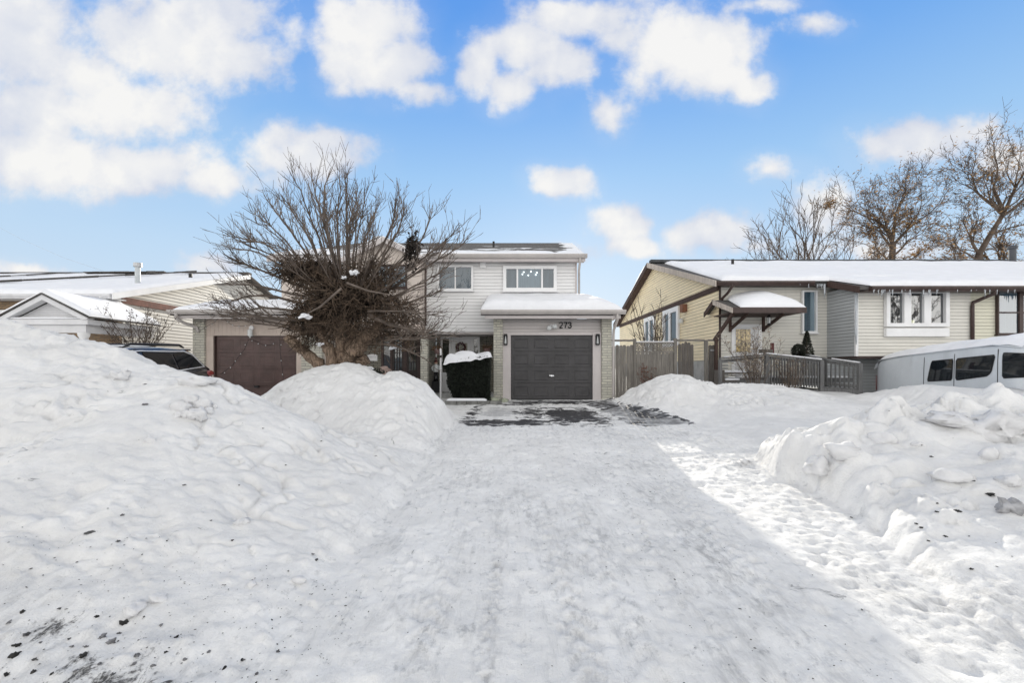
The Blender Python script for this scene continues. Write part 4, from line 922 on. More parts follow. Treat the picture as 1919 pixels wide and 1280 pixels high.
def ray_ground(px, py, y0=1.6, y1=13.0):
    """where the line of sight through a point of the survey photo meets the snow"""
    ys = np.arange(y0, y1, .02); dx = (px - CX)/F; dz = (HY - py)/F
    zz = terrain(dx*ys[None, :], ys[None, :])[0][0]; k = np.argmax(CAMZ + dz*ys < zz)
    return V((dx*ys[k], ys[k], zz[k]))

# ---------------------------------------------------------------- chunks and clods on the banks
def chunk(px, py, wpx, label, seed, mat=CHUNK, squash=.7, amp=.3, sink=.25, group=None, name='snow_chunk', cat='snow chunk', ry=.8):
    p = ray_ground(px, py); r = wpx/2 * p.y/F * (.62 if name == 'dirt_clod' else .66 if name == 'dirt_crumb' else 1)
    m = MB(); m.lump((p.x, p.y + r*ry*.6, p.z + r*squash*(1 - sink*2)*.6), (r, r*ry, r*squash), seed, 9, amp, rot=seed*1.3)
    o = m.build(name, mat, smooth=True); tag(o, label, cat, group); return o
chunk(219, 714, 26, 'grey wedge of ice below the parked estate car on the left snowbank', 3, DIRTY if False else CHUNK, .75, .45)
chunk(355, 722, 62, 'widest pale snow lump near the left snowbank crest', 5, squash=.42, amp=.3)
chunk(278, 832, 22, 'smooth grey egg shaped snow lump midway down the left bank', 7, DIRTY if False else CHUNK, .6, .15)
for i, (a, b, w) in enumerate(((335, 770, 30), (352, 757, 34), (372, 765, 32), (365, 786, 38), (345, 784, 22), (386, 774, 20), (398, 765, 14), (330, 785, 14))):
    chunk(a, b, w, 'small rounded snow clod in the broken cluster on the left snowbank crest', 20 + i, squash=.75, amp=.35, group='clods broken off near the left crest')
chunk(244, 1152, 52, 'bright jagged snow slab lying above the dirty street edge', 9, squash=.4, amp=.45)
chunk(470, 1102, 18, 'little ice lump alone on the lower left bank', 11, squash=.7)
chunk(556, 1096, 28, 'round grey snow ball low on the left bank beside the driveway', 12, squash=.6, amp=.2)
chunk(450, 985, 26, 'dented snow lump in the middle of the left bank', 13, squash=.5)
chunk(290, 1130, 34, 'half sunken rounded snow lump right of the jagged slab', 14, squash=.5, amp=.2)
for i, (a, b, w) in enumerate(((24, 1232, 26), (47, 1193, 15), (63, 1246, 12), (152, 1239, 22), (205, 1212, 22), (190, 1196, 20), (228, 1178, 22), (250, 1250, 12), (128, 1207, 9), (310, 1225, 9), (135, 1218, 8), (160, 1220, 12), (10, 1270, 16), (75, 1210, 8), (520, 1224, 12), (95, 1270, 11), (222, 1190, 10), (260, 1202, 8), (40, 1150, 14), (15, 1175, 12), (110, 1150, 10), (180, 1165, 11), (255, 1235, 16), (285, 1258, 14), (330, 1200, 12), (345, 1245, 15), (390, 1228, 11), (420, 1255, 13), (455, 1240, 9), (480, 1268, 11), (60, 1268, 18), (140, 1262, 14), (185, 1250, 10), (30, 1215, 20), (300, 1180, 10), (210, 1272, 13))):
    chunk(a, b, w, 'dark frozen dirt clod on the dirty foot of the left snowbank', 40 + i, DIRTY if i % 3 else DIRT, .6, .5, .3, 'dirt clods at the street edge', 'dirt_clod', 'dirt clod')
for i, (a, b, w) in enumerate(((985, 0, 0),)): pass
chunk(1885, 818, 96, 'largest smooth snow block overhanging on the right snowbank', 71, CHUNK, .62, .5, .3, ry=.9)
chunk(1800, 800, 78, 'broad snow slab with a dark gap under it on the right bank', 72, CHUNK, .40, .5, .2)
chunk(1862, 862, 34, 'small snow knob under the largest overhanging block', 73, CHUNK, .9, .2)
chunk(1725, 838, 20, 'tiny snow capped lump near the middle of the right bank', 74, CHUNK, .7, .3)
chunk(1906, 965, 44, 'lump at the right edge of the frame, painted grey for a shaded hollow', 75, HOLLOW_GREY, .8, .4)  # shade of the hollow round the lump is painted into its grey
chunk(1660, 830, 44, 'rounded snow lump on the upper left shoulder of the right bank', 76, CHUNK, .55, .3)
chunk(1795, 905, 60, 'snow lump with a dark crusted hollow midway on the right bank', 77, CHUNK, .5, .35)
chunk(1545, 885, 54, 'leftmost snow boulder at the corner of the right bank', 78, CHUNK, .7, .3)
chunk(1590, 855, 56, 'snow boulder leaning behind the corner boulder of the right bank', 79, CHUNK, .6, .3)
chunk(1905, 912, 44, 'rounded snow lump above the grey shade-painted lump on the right', 80, CHUNK, .6, .25)
chunk(1402, 872, 22, 'loose snow lump alone on the sunlit strip', 81, CHUNK, .6, .4)
for i, (a, b, w) in enumerate(((1730, 838, 16), (1746, 858, 8), (1824, 902, 14), (1757, 945, 8), (1757, 962, 9), (1798, 962, 18), (1718, 985, 8), (1728, 992, 10), (1774, 1008, 12), (1740, 1018, 9), (1860, 930, 22), (1596, 972, 7), (1822, 1070, 10))):
    chunk(a, b, w, 'dark twig scrap or dirt crumb on the right snowbank face', 90 + i, DIRT, .35, .5, .1, 'dirt crumbs on the right bank', 'dirt_crumb', 'dirt crumb')
for i, (a, b, w) in enumerate(((492, 804, 7), (602, 830, 6), (535, 873, 6), (447, 912, 6), (395, 981, 6), (312, 1020, 6), (270, 760, 14), (592, 1055, 12), (585, 1040, 9), (272, 721, 10), (220, 1018, 12), (165, 1005, 26), (228, 970, 14), (345, 912, 10), (435, 1016, 8), (80, 1080, 5))):
    chunk(a, b, w, 'dark speck of grit lying on the clean part of the left bank', 120 + i, DIRTY if w > 8 else DIRT, .35, .4, .15, 'grit on the left bank', 'dirt_crumb', 'dirt crumb')
# loose grit nobody could count
def grit():
    rg = random.Random(5); m = MB()
    for _ in range(1500):
        k = rg.random()
        if k < .5: x, y = rg.uniform(-3.6, -.9), rg.uniform(1.9, 3.0) - .0
        elif k < .72: x, y = rg.uniform(.9, 2.1), rg.uniform(2.0, 6.5)
        elif k < .86: x, y = rg.uniform(-1.2, 1.2), rg.uniform(2.0, 7.0)
        elif k < .93: x, y = rg.uniform(-5, -1.3), rg.uniform(2.5, 5.5)
        else: x, y = rg.uniform(2.8, 6), rg.uniform(2.8, 5.6)
        P.append((x, y)); rs.append(min(.008, abs(rg.gauss(0, 1))*.0017 + .0012))
    A = np.array(P); zz = terrain(A[:, 0][None, :], A[:, 1][None, :])[0][0]
    for (x, y), z, r in zip(P, zz, rs):
        a = rg.uniform(0, 6.28); st = rg.uniform(.7, 2.5); n = 5; b = len(m.v)
        for j in range(n):
            q = a + 2*math.pi*j/n; m.v.append((x + r*st*math.cos(q)*math.cos(a) - r*math.sin(q)*math.sin(a), y + r*st*math.cos(q)*math.sin(a) + r*math.sin(q)*math.cos(a), z + .001))
        m.v.append((x, y, z + r*.9))
        for j in range(n): m.f.append((b + j, b + (j+1) % n, b + n))
    o = m.build('grit', DIRT); o['kind'] = 'stuff'; tag(o, 'scattered dark grit specks over the snow', 'grit')
P, rs = [], []
grit()

# ================================================================ fence between the houses
fy = 14.9
def fence():
    t = thing('wooden_fence', 'weathered grey board fence with lattice gate between garage and sun-tinted gable', 'fence', (5, fy, 0))
    X = lambda px: (px - CX)*fy/F
    Z = lambda py: CAMZ + (HY - py)*fy/F
    def boards(x0, x1, ztop, mat, n, seed, arch=0, zb=-.1):
        rg = random.Random(seed); m = MB(); w = (x1 - x0)/n
        for i in range(n):
            q = (i + .5)/n*2 - 1; zt = ztop - arch*q*q + rg.uniform(-.02, .02); d = rg.uniform(-.008, .008)
            a, b = x0 + i*w + .004, x0 + (i+1)*w - .004
            m.prism([(a, fy + d, zb), (b, fy + d, zb), (b, fy + d, zt - .03), (b - .03, fy + d, zt), (a + .03, fy + d, zt), (a, fy + d, zt - .03)], (0, .022, 0))
        return m.build('board_panel', mat, t)
    boards(X(1148) - .02, X(1187), Z(647), FENCE, 6, 1); boards(X(1271), X(1300), Z(641), FENCE_DARK, 5, 2, .12); boards(X(1328), X(1341), Z(646), FENCE_DARK, 2, 3)
    boards(X(1192) + .01, X(1263) - .01, Z(661), FENCE, 9, 4)
    g = MB(); zl0, zl1 = Z(660), Z(643); xa, xb = X(1192), X(1263)
    step = .085; k = -int((zl1 - zl0)/step) - 1
    while xa + k*step < xb:
        for sgn in (1, -1):
            p = V((xa + k*step, 0, zl0)); q = V((xa + k*step + (zl1 - zl0), 0, zl1))
            if p.x < xa: p.z += xa - p.x; p.x = xa
            if q.x > xb: q.z -= q.x - xb; q.x = xb
            if q.z - p.z > .02:
                if sgn < 0: p.x, q.x = xa + xb - p.x, xa + xb - q.x
                g.beam((p.x, fy + .006 + (.008 if sgn > 0 else 0), p.z), (q.x, fy + .006 + (.008 if sgn > 0 else 0), q.z), .026, .007, (0, 1, 0))
        k += 1
    g.build('lattice', FENCE, t)
    m = MB(); m.box(xa, xb, fy - .01, fy + .04, zl0 - .03, zl0 + .03); m.box(xa, xb, fy - .02, fy + .05, zl1 - .01, zl1 + .035); m.build('gate_rail', FENCE, t)
    m = MB(); m.box(xa + .01, xb - .01, fy - .02, fy + .05, zl1 + .036, zl1 + .06); m.build('snow_cover', SNOW, t)
    for px, w, top in ((1189.5, .09, 635), (1265.5, .10, 634), (1323.5, .11, 637)):
        m = MB(); m.box(X(px) - w/2, X(px) + w/2, fy - .035, fy + .065, -.2, Z(top)); m.build('post', FENCE, t, bevel=.008)
    m = MB(); m.box(X(1147), X(1187), fy - .02, fy + .04, Z(640), Z(636.5)); m.box(X(1269), X(1320.5), fy - .02, fy + .04, Z(639.5), Z(636)); m.box(X(1327), X(1347), fy - .02, fy + .04, Z(639.5), Z(636)); m.build('top_rail', FENCE, t)
    m = MB(); m.box(X(1331), X(1338), fy - .05, fy - .01, Z(658), Z(655)); m.build('latch', METAL, t)
fence()

# dark post carrying the canopy brace, porch deck with railing, ramp and steps
def deck():
    t = thing('porch_deck', 'grey timber porch deck with slatted railing in front of the cream bungalow', 'deck', (8, 13.8, 0))
    m = MB(); m.box(6.9, 10.3, 13.75, 15.05, .62, .74); m.build('deck_floor', RAIL, t)
    m = MB(); m.box(6.95, 10.2, 13.8, 14.2, .743, .80); m.build('snow_cover', SNOW, t, bevel=.02)
    yr = 13.5
    def rail(p0, p1, zt0, zt1, zb0, zb1, n, seed, posts):
        rg = random.Random(seed); p0, p1 = V((*p0, 0)), V((*p1, 0))
        at_ = lambda q, z0, z1: V((p0.x + (p1.x - p0.x)*q, p0.y + (p1.y - p0.y)*q, z0 + (z1 - z0)*q))
        m = MB(); m.beam(at_(-.01, zt0, zt1), at_(1.01, zt0, zt1), .13, .045); m.beam(at_(0, zt0, zt1) - V((0, 0, .085)), at_(1, zt0, zt1) - V((0, 0, .085)), .04, .09); m.beam(at_(0, zb0, zb1) + V((0, 0, .09)), at_(1, zb0, zb1) + V((0, 0, .09)), .04, .09); r = m.build('railing', RAIL, t)
        for i in range(n):
            m = MB(); q = (i + .5)/n; a = at_(q, zb0, zb1) + V((rg.uniform(-.008, .008), -.035, 0)); b = at_(q, zt0, zt1) + V((rg.uniform(-.008, .008), -.035, -.06)); m.beam(a, b, .028, .045); m.build('baluster', RAIL, r)
        m = MB(); a = at_(.0, zt0, zt1) + V((0, 0, .036)); b = at_(1, zt0, zt1) + V((0, 0, .036)); k = 10
        for i in range(k):
            if rg.random() < .25: continue
            m.beam(a.lerp(b, i/k), a.lerp(b, (i+1)/k), .11, rg.uniform(.015, .035))
        m.build('snow_cover', SNOW, r)
        for q in posts:
            m = MB(); a = at_(q, zb0, zb1); b = at_(q, zt0, zt1); m.box(a.x - .055, a.x + .055, a.y - .055, a.y + .055, -.3, b.z + .0); m.build('post', RAIL, r, bevel=.006)
    rail((6.22, 13.62), (7.62, 13.62), 1.33, 1.45, .48, .55, 0, 1, ())
    rail((7.62, 13.62), (9.13, 13.45), 1.45, 1.27, .55, .45, 20, 2, (.0, 1.0))
    rail((9.0, 14.45), (9.93, 13.0), 1.48, 1.17, .55, .42, 15, 3, (.45, 1.0))
    m = MB(); m.box(6.19, 6.27, 13.57, 13.66, -.2, 1.30); m.build('post', RAIL, t, bevel=.006)
    m = MB()
    for k in range(2): m.box(6.45, 7.45, 13.8 - .0 + k*.28, 14.06 + k*.28, .62 + k*.24, .66 + k*.24)
    m.box(6.40, 6.448, 13.8, 14.4, .25, .98); m.build('step', FENCE_DARK, t)
    m = MB()
    for k in range(2): m.box(6.47, 7.43, 13.79 + k*.28, 14.05 + k*.28, .665 + k*.24, .735 + k*.24)
    m.build('snow_cover', SNOW, t, bevel=.02)
    m = MB(); m.beam((9.13, 13.45, .40), (9.93, 13.0, .35), .1, .12); m.beam((9.13, 13.5, .48), (9.93, 13.05, .43), .14, .03); m.build('ramp_edge', RAIL, t)
deck()
m = MB(); m.box(6.58, 6.67, 14.72, 14.82, -.2, 2.0); tag(m.build('timber_post', BROWN_WOOD, bevel=.006), 'dark brown timber post where the canopy brace meets the fence', 'post')

# low boards in reddish wood behind the parked estate car
def red_fence():
    t = thing('wooden_fence', 'low reddish picket fence just left of the brown garage', 'fence', (-11, 14.6, 0)); m = MB(); rg = random.Random(3)
    for i in range(13):
        x = -11.75 + i*.105; m.box(x, x + .095, 14.6, 14.62, 0, 1.63 + rg.uniform(-.02, .02))
    m.build('board_panel', RED_WOOD, t); m = MB(); m.box(-11.76, -10.4, 14.622, 14.66, 1.35, 1.45); m.build('rail', RED_WOOD, t)
red_fence()
# ================================================================ vehicles
def loft(stations):
    """stations: list of (l, [(w, z) ...] half section from sill to roof centre) -> full-width surface"""
    m = MB(); G = []
    for l, sec in stations:
        row = [(l, -w, z) for w, z in sec] + [(l, w, z) for w, z in reversed(sec)]
        G.append(row)
    m.grid(G); b = 0; n = len(G[0])
    m.f.append(tuple(range(n - 1, -1, -1))); k = (len(G) - 1)*n; m.f.append(tuple(range(k, k + n)))
    return m
def place(t, org, fwd, up=(0, 0, 1)):
    """turn vehicle axes (x forward from the tail, y to its right side, z up) into the world"""
    f = V(fwd).normalized(); r = f.cross(V(up)).normalized(); u = r.cross(f).normalized()
    t.matrix_world = Matrix(((f.x, r.x, u.x, org[0]), (f.y, r.y, u.y, org[1]), (f.z, r.z, u.z, org[2]), (0, 0, 0, 1)))
def localb(mb, name, mat, t, smooth=False, bevel=0, parent=None, sub=False):
    """build in vehicle coordinates"""
    me = bpy.data.meshes.new(name); me.from_pydata(mb.v, [], mb.f); me.update(); me.materials.append(mat)
    if smooth: me.polygons.foreach_set('use_smooth', [True]*len(me.polygons))
    o = bpy.data.objects.new(name, me); COL.objects.link(o); o.parent = parent or t
    if bevel:
        md = o.modifiers.new('bevel', 'BEVEL'); md.width = bevel; md.segments = 2; md.limit_method = 'ANGLE'
    if sub:
        md = o.modifiers.new('sub', 'SUBSURF'); md.levels = 2; md.render_levels = 2
    return o
def wheels(t, xs, hw, r, w=.22):
    for x in xs:
        for s in (-1, 1):
            m = MB(); m.lathe([(r*.62, -w/2), (r*.93, -w/2), (r, -w/2 + .03), (r, w/2 - .03), (r*.93, w/2), (r*.62, w/2)], (x, s*(hw - w/2), r), 28, 1); ty = localb(m, 'tyre', TYRE, t, True)
            wh = ty; ty.name = 'wheel'
            m = MB(); y0 = s*(hw - .03)
            m.lathe([(0, 0), (r*.15, .0)], (x, y0, r), 12, 1)
            for k in range(10):
                a = 2*math.pi*k/10; m.beam((x, y0, r), (x + r*.6*math.cos(a), y0 - s*.02, r + r*.6*math.sin(a)), .05, .03, (0, 1, 0))
            m.lathe([(r*.56, -.02), (r*.62, -.03), (r*.62, .03), (r*.56, .02)], (x, y0 - s*.02, r), 28, 1)
            localb(m, 'rim', METAL, t, parent=wh)

def poly_rows(w, k=1.0, n=10):
    c = (sum(p[0] for p in w)/len(w), sum(p[1] for p in w)/len(w)); w = [(c[0] + (a - c[0])*k, c[1] + (b - c[1])*k) for a, b in w]; z0, z1 = min(p[1] for p in w), max(p[1] for p in w); rows = []
    for i in range(n + 1):
        z = z0 + (z1 - z0)*(.002 + .996*i/n); xs_ = []
        for a, b in zip(w, w[1:] + w[:1]):
            if (a[1] - z)*(b[1] - z) <= 0 and abs(a[1] - b[1]) > 1e-9: xs_.append(a[0] + (b[0] - a[0])*(z - a[1])/(b[1] - a[1]))
        if len(xs_) >= 2: rows.append([(min(xs_) + (max(xs_) - min(xs_))*j/6, z) for j in range(7)])
    return rows
def estate_car():
    t = thing('estate_car', 'dark blue estate car with chrome window trim half hidden by the left snowbank', 'car', (-8.9, 12.35, -.12))
    # forward = towards the street (-y), slightly nose down
    bt = 1.02     # belt
    def body(l, hw, belt, sill=.28, top=None):
        return (l, [(hw*.90, sill), (hw*.985, sill + .12), (hw, .62), (hw*.985, belt - .12), (hw*.945, belt), (hw*.6, belt + .02), (0, belt + .03)])
    st = [body(0, .72, .86), body(.08, .84, .98), body(.35, .90, 1.04), body(1.2, .92, 1.04), body(2.4, .92, 1.02), body(3.3, .92, 1.0), body(3.7, .91, .985), body(4.3, .86, .90), body(4.65, .76, .80), body(4.8, .60, .66)]
    localb(loft(st), 'body', CARPAINT, t, True)
    # cabin: side glass plane leans in
    def cab(l, zt, wt, wb=.87): return (l, [(wb, bt - .03), (wb - (wb - wt)*.62, bt + (zt - bt)*.62), (wt + .02, zt - .06), (wt - .06, zt - .012), (wt*.5, zt + .015), (0, zt + .02)])
    st = [cab(.14, 1.06, .80, .82), cab(.30, 1.20, .77, .85), (.62, cab(.62, 1.50, .68)[1]), cab(.85, 1.575, .66), cab(1.6, 1.60, .66), cab(2.3, 1.59, .66), cab(2.75, 1.53, .66), cab(3.2, 1.27, .74), cab(3.6, 1.03, .80)]
    cabin = localb(loft(st), 'cabin', CARPAINT, t, True)
    def sidep(l, z, s, off=.012):   # point on the leaning cabin side at height z
        zt = np.interp(l, [.14, .30, .62, .85, 1.6, 2.3, 2.75, 3.2, 3.6], [1.06, 1.20, 1.50, 1.575, 1.60, 1.59, 1.53, 1.27, 1.03]); wt = np.interp(l, [.14, .30, .62, .85, 2.75, 3.2, 3.6], [.80, .77, .68, .66, .66, .74, .80]); wb = np.interp(l, [.14, .3, .62], [.82, .85, .87])
        a = np.interp(z, [bt - .03, bt + (zt - bt)*.62, zt - .06, zt], [wb, wb - (wb - wt)*.62, wt + .02, wt - .03])
        return (l, s*(a + off), z)
    wins = [[(.42, 1.13), (1.28, 1.06), (1.33, 1.47), (.95, 1.49), (.70, 1.40)], [(1.36, 1.055), (2.22, 1.035), (2.22, 1.49), (1.39, 1.475)], [(2.34, 1.03), (3.28, 1.02), (3.02, 1.25), (2.66, 1.45), (2.34, 1.49)]]
    for s in (-1, 1):
        for w in wins:
            m = MB(); rows = [[sidep(a, b, s, .012) for a, b in row] for row in poly_rows(w)]
            m.grid(rows); localb(m, 'side_window', GLASS_CAR if False else plain('tinted_glass', (.008, .010, .013), .04, .1, 2, spec=.35), t, True)
        m = MB(); pts = [(.40, 1.115), (1.3, 1.045), (2.3, 1.02), (3.35, 1.0)]; top = [(3.30, 1.02), (3.02, 1.27), (2.68, 1.475), (2.3, 1.51), (1.35, 1.50), (.95, 1.51), (.68, 1.42), (.40, 1.115)]
        m.tube([sidep(a, b, s, .030) for a, b in pts], .017, 6); m.tube([sidep(a, b, s, .030) for a, b in top], .014, 6); localb(m, 'chrome_trim', BRIGHT, t, True)
        m = MB(); m.tube([(.8, s*.60, 1.60), (.95, s*.60, 1.66), (2.4, s*.60, 1.66), (2.6, s*.60, 1.58)], [.02, .03, .03, .02], 8); localb(m, 'roof_rail', PLASTIC, t, True)
        m = MB(); m.prism([(.04, s*.80, .84), (.05, s*.60, .86), (.10, s*.62, 1.03), (.30, s*.90, 1.03), (.34, s*.925, .93), (.10, s*.875, .84)], (0, 0, .0)); m = MB()
        m.lump((.20, s*.835, .93), (.17, .075, .085), 3, 10, .0); localb(m, 'tail_light', REDLENS, t, True)
        for l in (1.33, 2.28): m = MB(); m.tube([(l, s*.925, .42), (l, s*.927, .7), (l, s*.90, 1.0)], .005, 4); localb(m, 'door_seam', BLACK, t)
        m = MB(); m.lump((4.62, s*.62, .70), (.14, .16, .07), 3, 10, .0); localb(m, 'headlight', FROST, t, True)
        m = MB(); m.lump((3.15, s*1.0, 1.07), (.07, .11, .075), 3, 10, .0); localb(m, 'wing_mirror', CARPAINT, t, True)
        for l in (1.5, 2.45): m = MB(); m.tube([(l, s*.93, .88), (l + .05, s*.95, .885), (l + .17, s*.95, .88), (l + .2, s*.93, .875)], .012, 6); localb(m, 'door_handle', CHROME, t, True)
    m = MB(); m.face((.26, -.62, 1.14), (.26, .62, 1.14), (.60, .56, 1.47), (.60, -.56, 1.47)); m.v = [(a - .03, b, c + .015) for a, b, c in m.v]; localb(m, 'rear_window', GLASS_CAR, t)
    m = MB(); m.face((3.58, -.70, 1.06), (3.58, .70, 1.06), (2.80, .58, 1.52), (2.80, -.58, 1.52)); m.v = [(a + .03, b, c + .02) for a, b, c in m.v]; localb(m, 'windscreen', GLASS_CAR, t)
    m = MB(); m.box(.50, .78, -.58, .58, 1.53, 1.57); localb(m, 'roof_spoiler', CARPAINT, t, bevel=.015)
    m = MB(); m.lump((2.0, 0, 1.615), (.75, .5, .03), 8, 8, .1); localb(m, 'snow_cover', SNOW, t, True)
    m = MB(); m.box(-.02, .03, -.26, .26, .55, .67); localb(m, 'number_plate', FROST, t)
    wheels(t, (.85, 3.6), .90, .34)
    place(t, (-8.9, 12.35, -.02), (0, -1, -.03))
estate_car()

def van():
    t = thing('van', 'white passenger van with snow along its roof parked beside the cream bungalow', 'van', (11.9, 13.5, -.6))
    def sec(l, hb, zt, wt, sh=1.0, sill=.32): return (l, [(hb*.94, sill), (hb, sill + .15), (hb*1.0, .95), (hb*.985, 1.15), (hb*.952, 1.55*sh), (wt + .05, zt - .22), (wt + .01, zt - .13), (wt - .08, zt - .06), (wt*.55, zt - .01), (0, zt)])
    st = [sec(-.03, .80, 1.74, .66), sec(0, .87, 1.84, .74), sec(.08, .93, 1.95, .80), sec(.22, .97, 2.01, .84), sec(.5, .99, 2.05, .86), sec(1.5, 1.0, 2.07, .87), sec(3.2, 1.0, 2.07, .87), sec(3.9, 1.0, 2.04, .86), (4.25, sec(4.25, 1.0, 1.93, .85, .97)[1])]
    localb(loft(st), 'body', VANPAINT, t, True)
    def low(l, hw, zt): return (l, [(hw*.94, .32), (hw, .47), (hw, .8), (hw*.97, zt - .12), (hw*.9, zt - .02), (hw*.5, zt + .02), (0, zt + .03)])
    localb(loft([low(4.2, .995, 1.28), low(4.9, .98, 1.18), low(5.4, .95, 1.06), low(5.62, .88, .92), low(5.7, .8, .75)]), 'bonnet', VANPAINT, t, True)
    m = MB(); m.face((4.26, -.80, 1.85), (4.26, .80, 1.85), (4.98, .86, 1.20), (4.98, -.86, 1.20)); localb(m, 'windscreen', GLASS_CAR, t)
    m = MB(); m.prism([(4.24, -.86, 1.80), (4.95, -.93, 1.16), (4.24, -.96, 1.16)], (0, .01, 0)); m.prism([(4.24, .86, 1.80), (4.95, .93, 1.16), (4.24, .96, 1.16)], (0, -.01, 0)); localb(m, 'door_pillar', VANPAINT, t)
    def wside(l, z):   # half width of the flank at height z
        return float(np.interp(z, [.47, .95, 1.15, 1.55, 1.85, 1.94], [1.0, 1.0, .985, .894, .92, .88])) if False else float(np.interp(z, [.47, .95, 1.15, 1.55, 1.85], [1.0, 1.0, .985, .952, .918]))
    tint = plain('van_glass', (.012, .016, .02), .04, .1, 2, spec=.9)
    gask = PLASTIC
    for s in (-1, 1):
        for w in ([(1.90, 1.17), (2.62, 1.17), (2.64, 1.71), (2.02, 1.71)], [(2.70, 1.17), (3.40, 1.18), (3.57, 1.30), (3.66, 1.71), (2.70, 1.71)], [(3.80, 1.16), (4.62, 1.16), (4.24, 1.72), (3.80, 1.73)]):
            n = 5
            for off, k, mt, nm in ((.010, 1.0, gask, 'window_seal'), (.016, .93, tint, 'side_window')):
                ww = []
                for i in range(len(w)):      # round the corners
                    a, b, d = w[i-1], w[i], w[(i+1) % len(w)]
                    for q, e in ((.12, a), (.05, a), (.05, d), (.12, d)):
                        q2 = q if q > .1 else .045; ww.append((b[0] + (e[0]-b[0])*q2, b[1] + (e[1]-b[1])*q2))
                m = MB(); rows = [[(a, s*(wside(a, b) + off), b) for a, b in row] for row in poly_rows(ww, k)]
                m.grid(rows); o = localb(m, nm, mt, t, True, parent=None if nm == 'window_seal' else seal)
                if nm == 'window_seal': seal = o
        for l in (1.80, 2.66, 3.70):
            m = MB(); pts = [(l, s*(wside(l, z) + .002), z) for z in (.45, .7, .95, 1.15, 1.35, 1.55, 1.7, 1.82)]; m.tube(pts, .008, 4); localb(m, 'door_seam', BLACK, t)
        for l, z in ((1.78, .95), (3.72, .98), (1.78, .6), (3.72, .6)):
            m = MB(); m.box(l - .03, l + .03, s*(wside(l, z)) - .02, s*(wside(l, z)) + .03, z - .07, z + .07); localb(m, 'hinge', BLACK, t, bevel=.01)
        m = MB(); m.tube([(.12, s*.90, 1.88), (1.0, s*.935, 1.925), (3.6, s*.935, 1.925), (4.2, s*.91, 1.80)], .012, 6); localb(m, 'drip_rail', VANPAINT, t, True)
        m = MB(); m.tube([(.1, s*1.005, .62), (3.6, s*1.012, .62)], .012, 6); localb(m, 'body_crease', VANPAINT, t, True)
        m = MB(); m.prism([(-.005, s*.86, 1.0), (.10, s*.955, 1.0), (.10, s*.93, 1.45), (-.005, s*.84, 1.45)], (.0, s*.012, 0)); localb(m, 'tail_light', REDLENS, t)
        m = MB(); m.lump((5.55, s*.66, .82), (.12, .18, .1), 3, 10, 0); localb(m, 'headlight', FROST, t, True)
    G = []
    for i in range(49):
        l = -.03 + 4.2*i/48; row = []
        zt = float(np.interp(l, [-.05, .0, .08, .22, .5, 1.5, 3.2, 3.9, 4.25], [1.72, 1.82, 1.94, 2.0, 2.05, 2.07, 2.07, 2.04, 1.93]))
        for j in range(17):
            q = (j/16*2 - 1); e = math.sqrt(max(0, 1 - abs(q)**3)) * min(1, max(.05, (l + .04)/.25))**.5
            nz = .02*math.sin(l*3.1 + q*4) + .015*math.sin(l*11 + q*7)
            row.append((l, q*.90, zt - .15*abs(q)**4 + .012 + e*(.10 + nz)))
        G.append(row)
    m = MB(); m.grid(G); localb(m, 'snow_cover', SNOW, t, True)
    for a in ((.02, -.90, 1.22, .10, .07, .12), (.04, -.95, .98, .07, .05, .08), (.10, -.98, .78, .1, .04, .06)):
        m = MB(); m.lump(a[:3], a[3:], 5, 8, .3); localb(m, 'snow_clump', SNOW, t, True)
    m = MB(); m.box(-.09, .02, -.85, .85, .38, .52); localb(m, 'bumper', PLASTIC, t, bevel=.03)
    wheels(t, (1.05, 4.75), 1.0, .36)
    # near flank passes x = 10.67 at y = 10; tail at y = 13.55
    f = V((-.045, -1, .072)); r = f.normalized().cross(V((0, 0, 1)))
    tail = V((10.67 + .045*3.6, 13.62, -.62)) + V((1.0, -.045, 0))
    place(t, tail, f)
van()

# ================================================================ plants
def leafcards(m, p, rg, n, spread, size):
    for _ in range(n):
        c = p + V((rg.gauss(0, spread), rg.gauss(0, spread), rg.gauss(0, spread))); a = V((rg.uniform(-1, 1), rg.uniform(-1, 1), rg.uniform(-1, 1))).normalized(); b = a.orthogonal().normalized(); s = size*rg.uniform(.6, 1.3)
        m.face(c - a*s, c + b*s*.45, c + a*s, c - b*s*.45)
def curve(p, d, L, rg, n, up=.0, wob=.12):
    pts = [V(p)]; d = V(d).normalized()
    for i in range(n):
        d = (d + V((rg.uniform(-1, 1), rg.uniform(-1, 1), rg.uniform(-1, 1)))*wob + V((0, 0, up))).normalized(); pts.append(pts[-1] + d*(L/n))
    return pts
def tilt(d, ang, az):
    d = V(d).normalized(); a = d.orthogonal().normalized(); b = d.cross(a); return d*math.cos(ang) + (a*math.cos(az) + b*math.sin(az))*math.sin(ang)

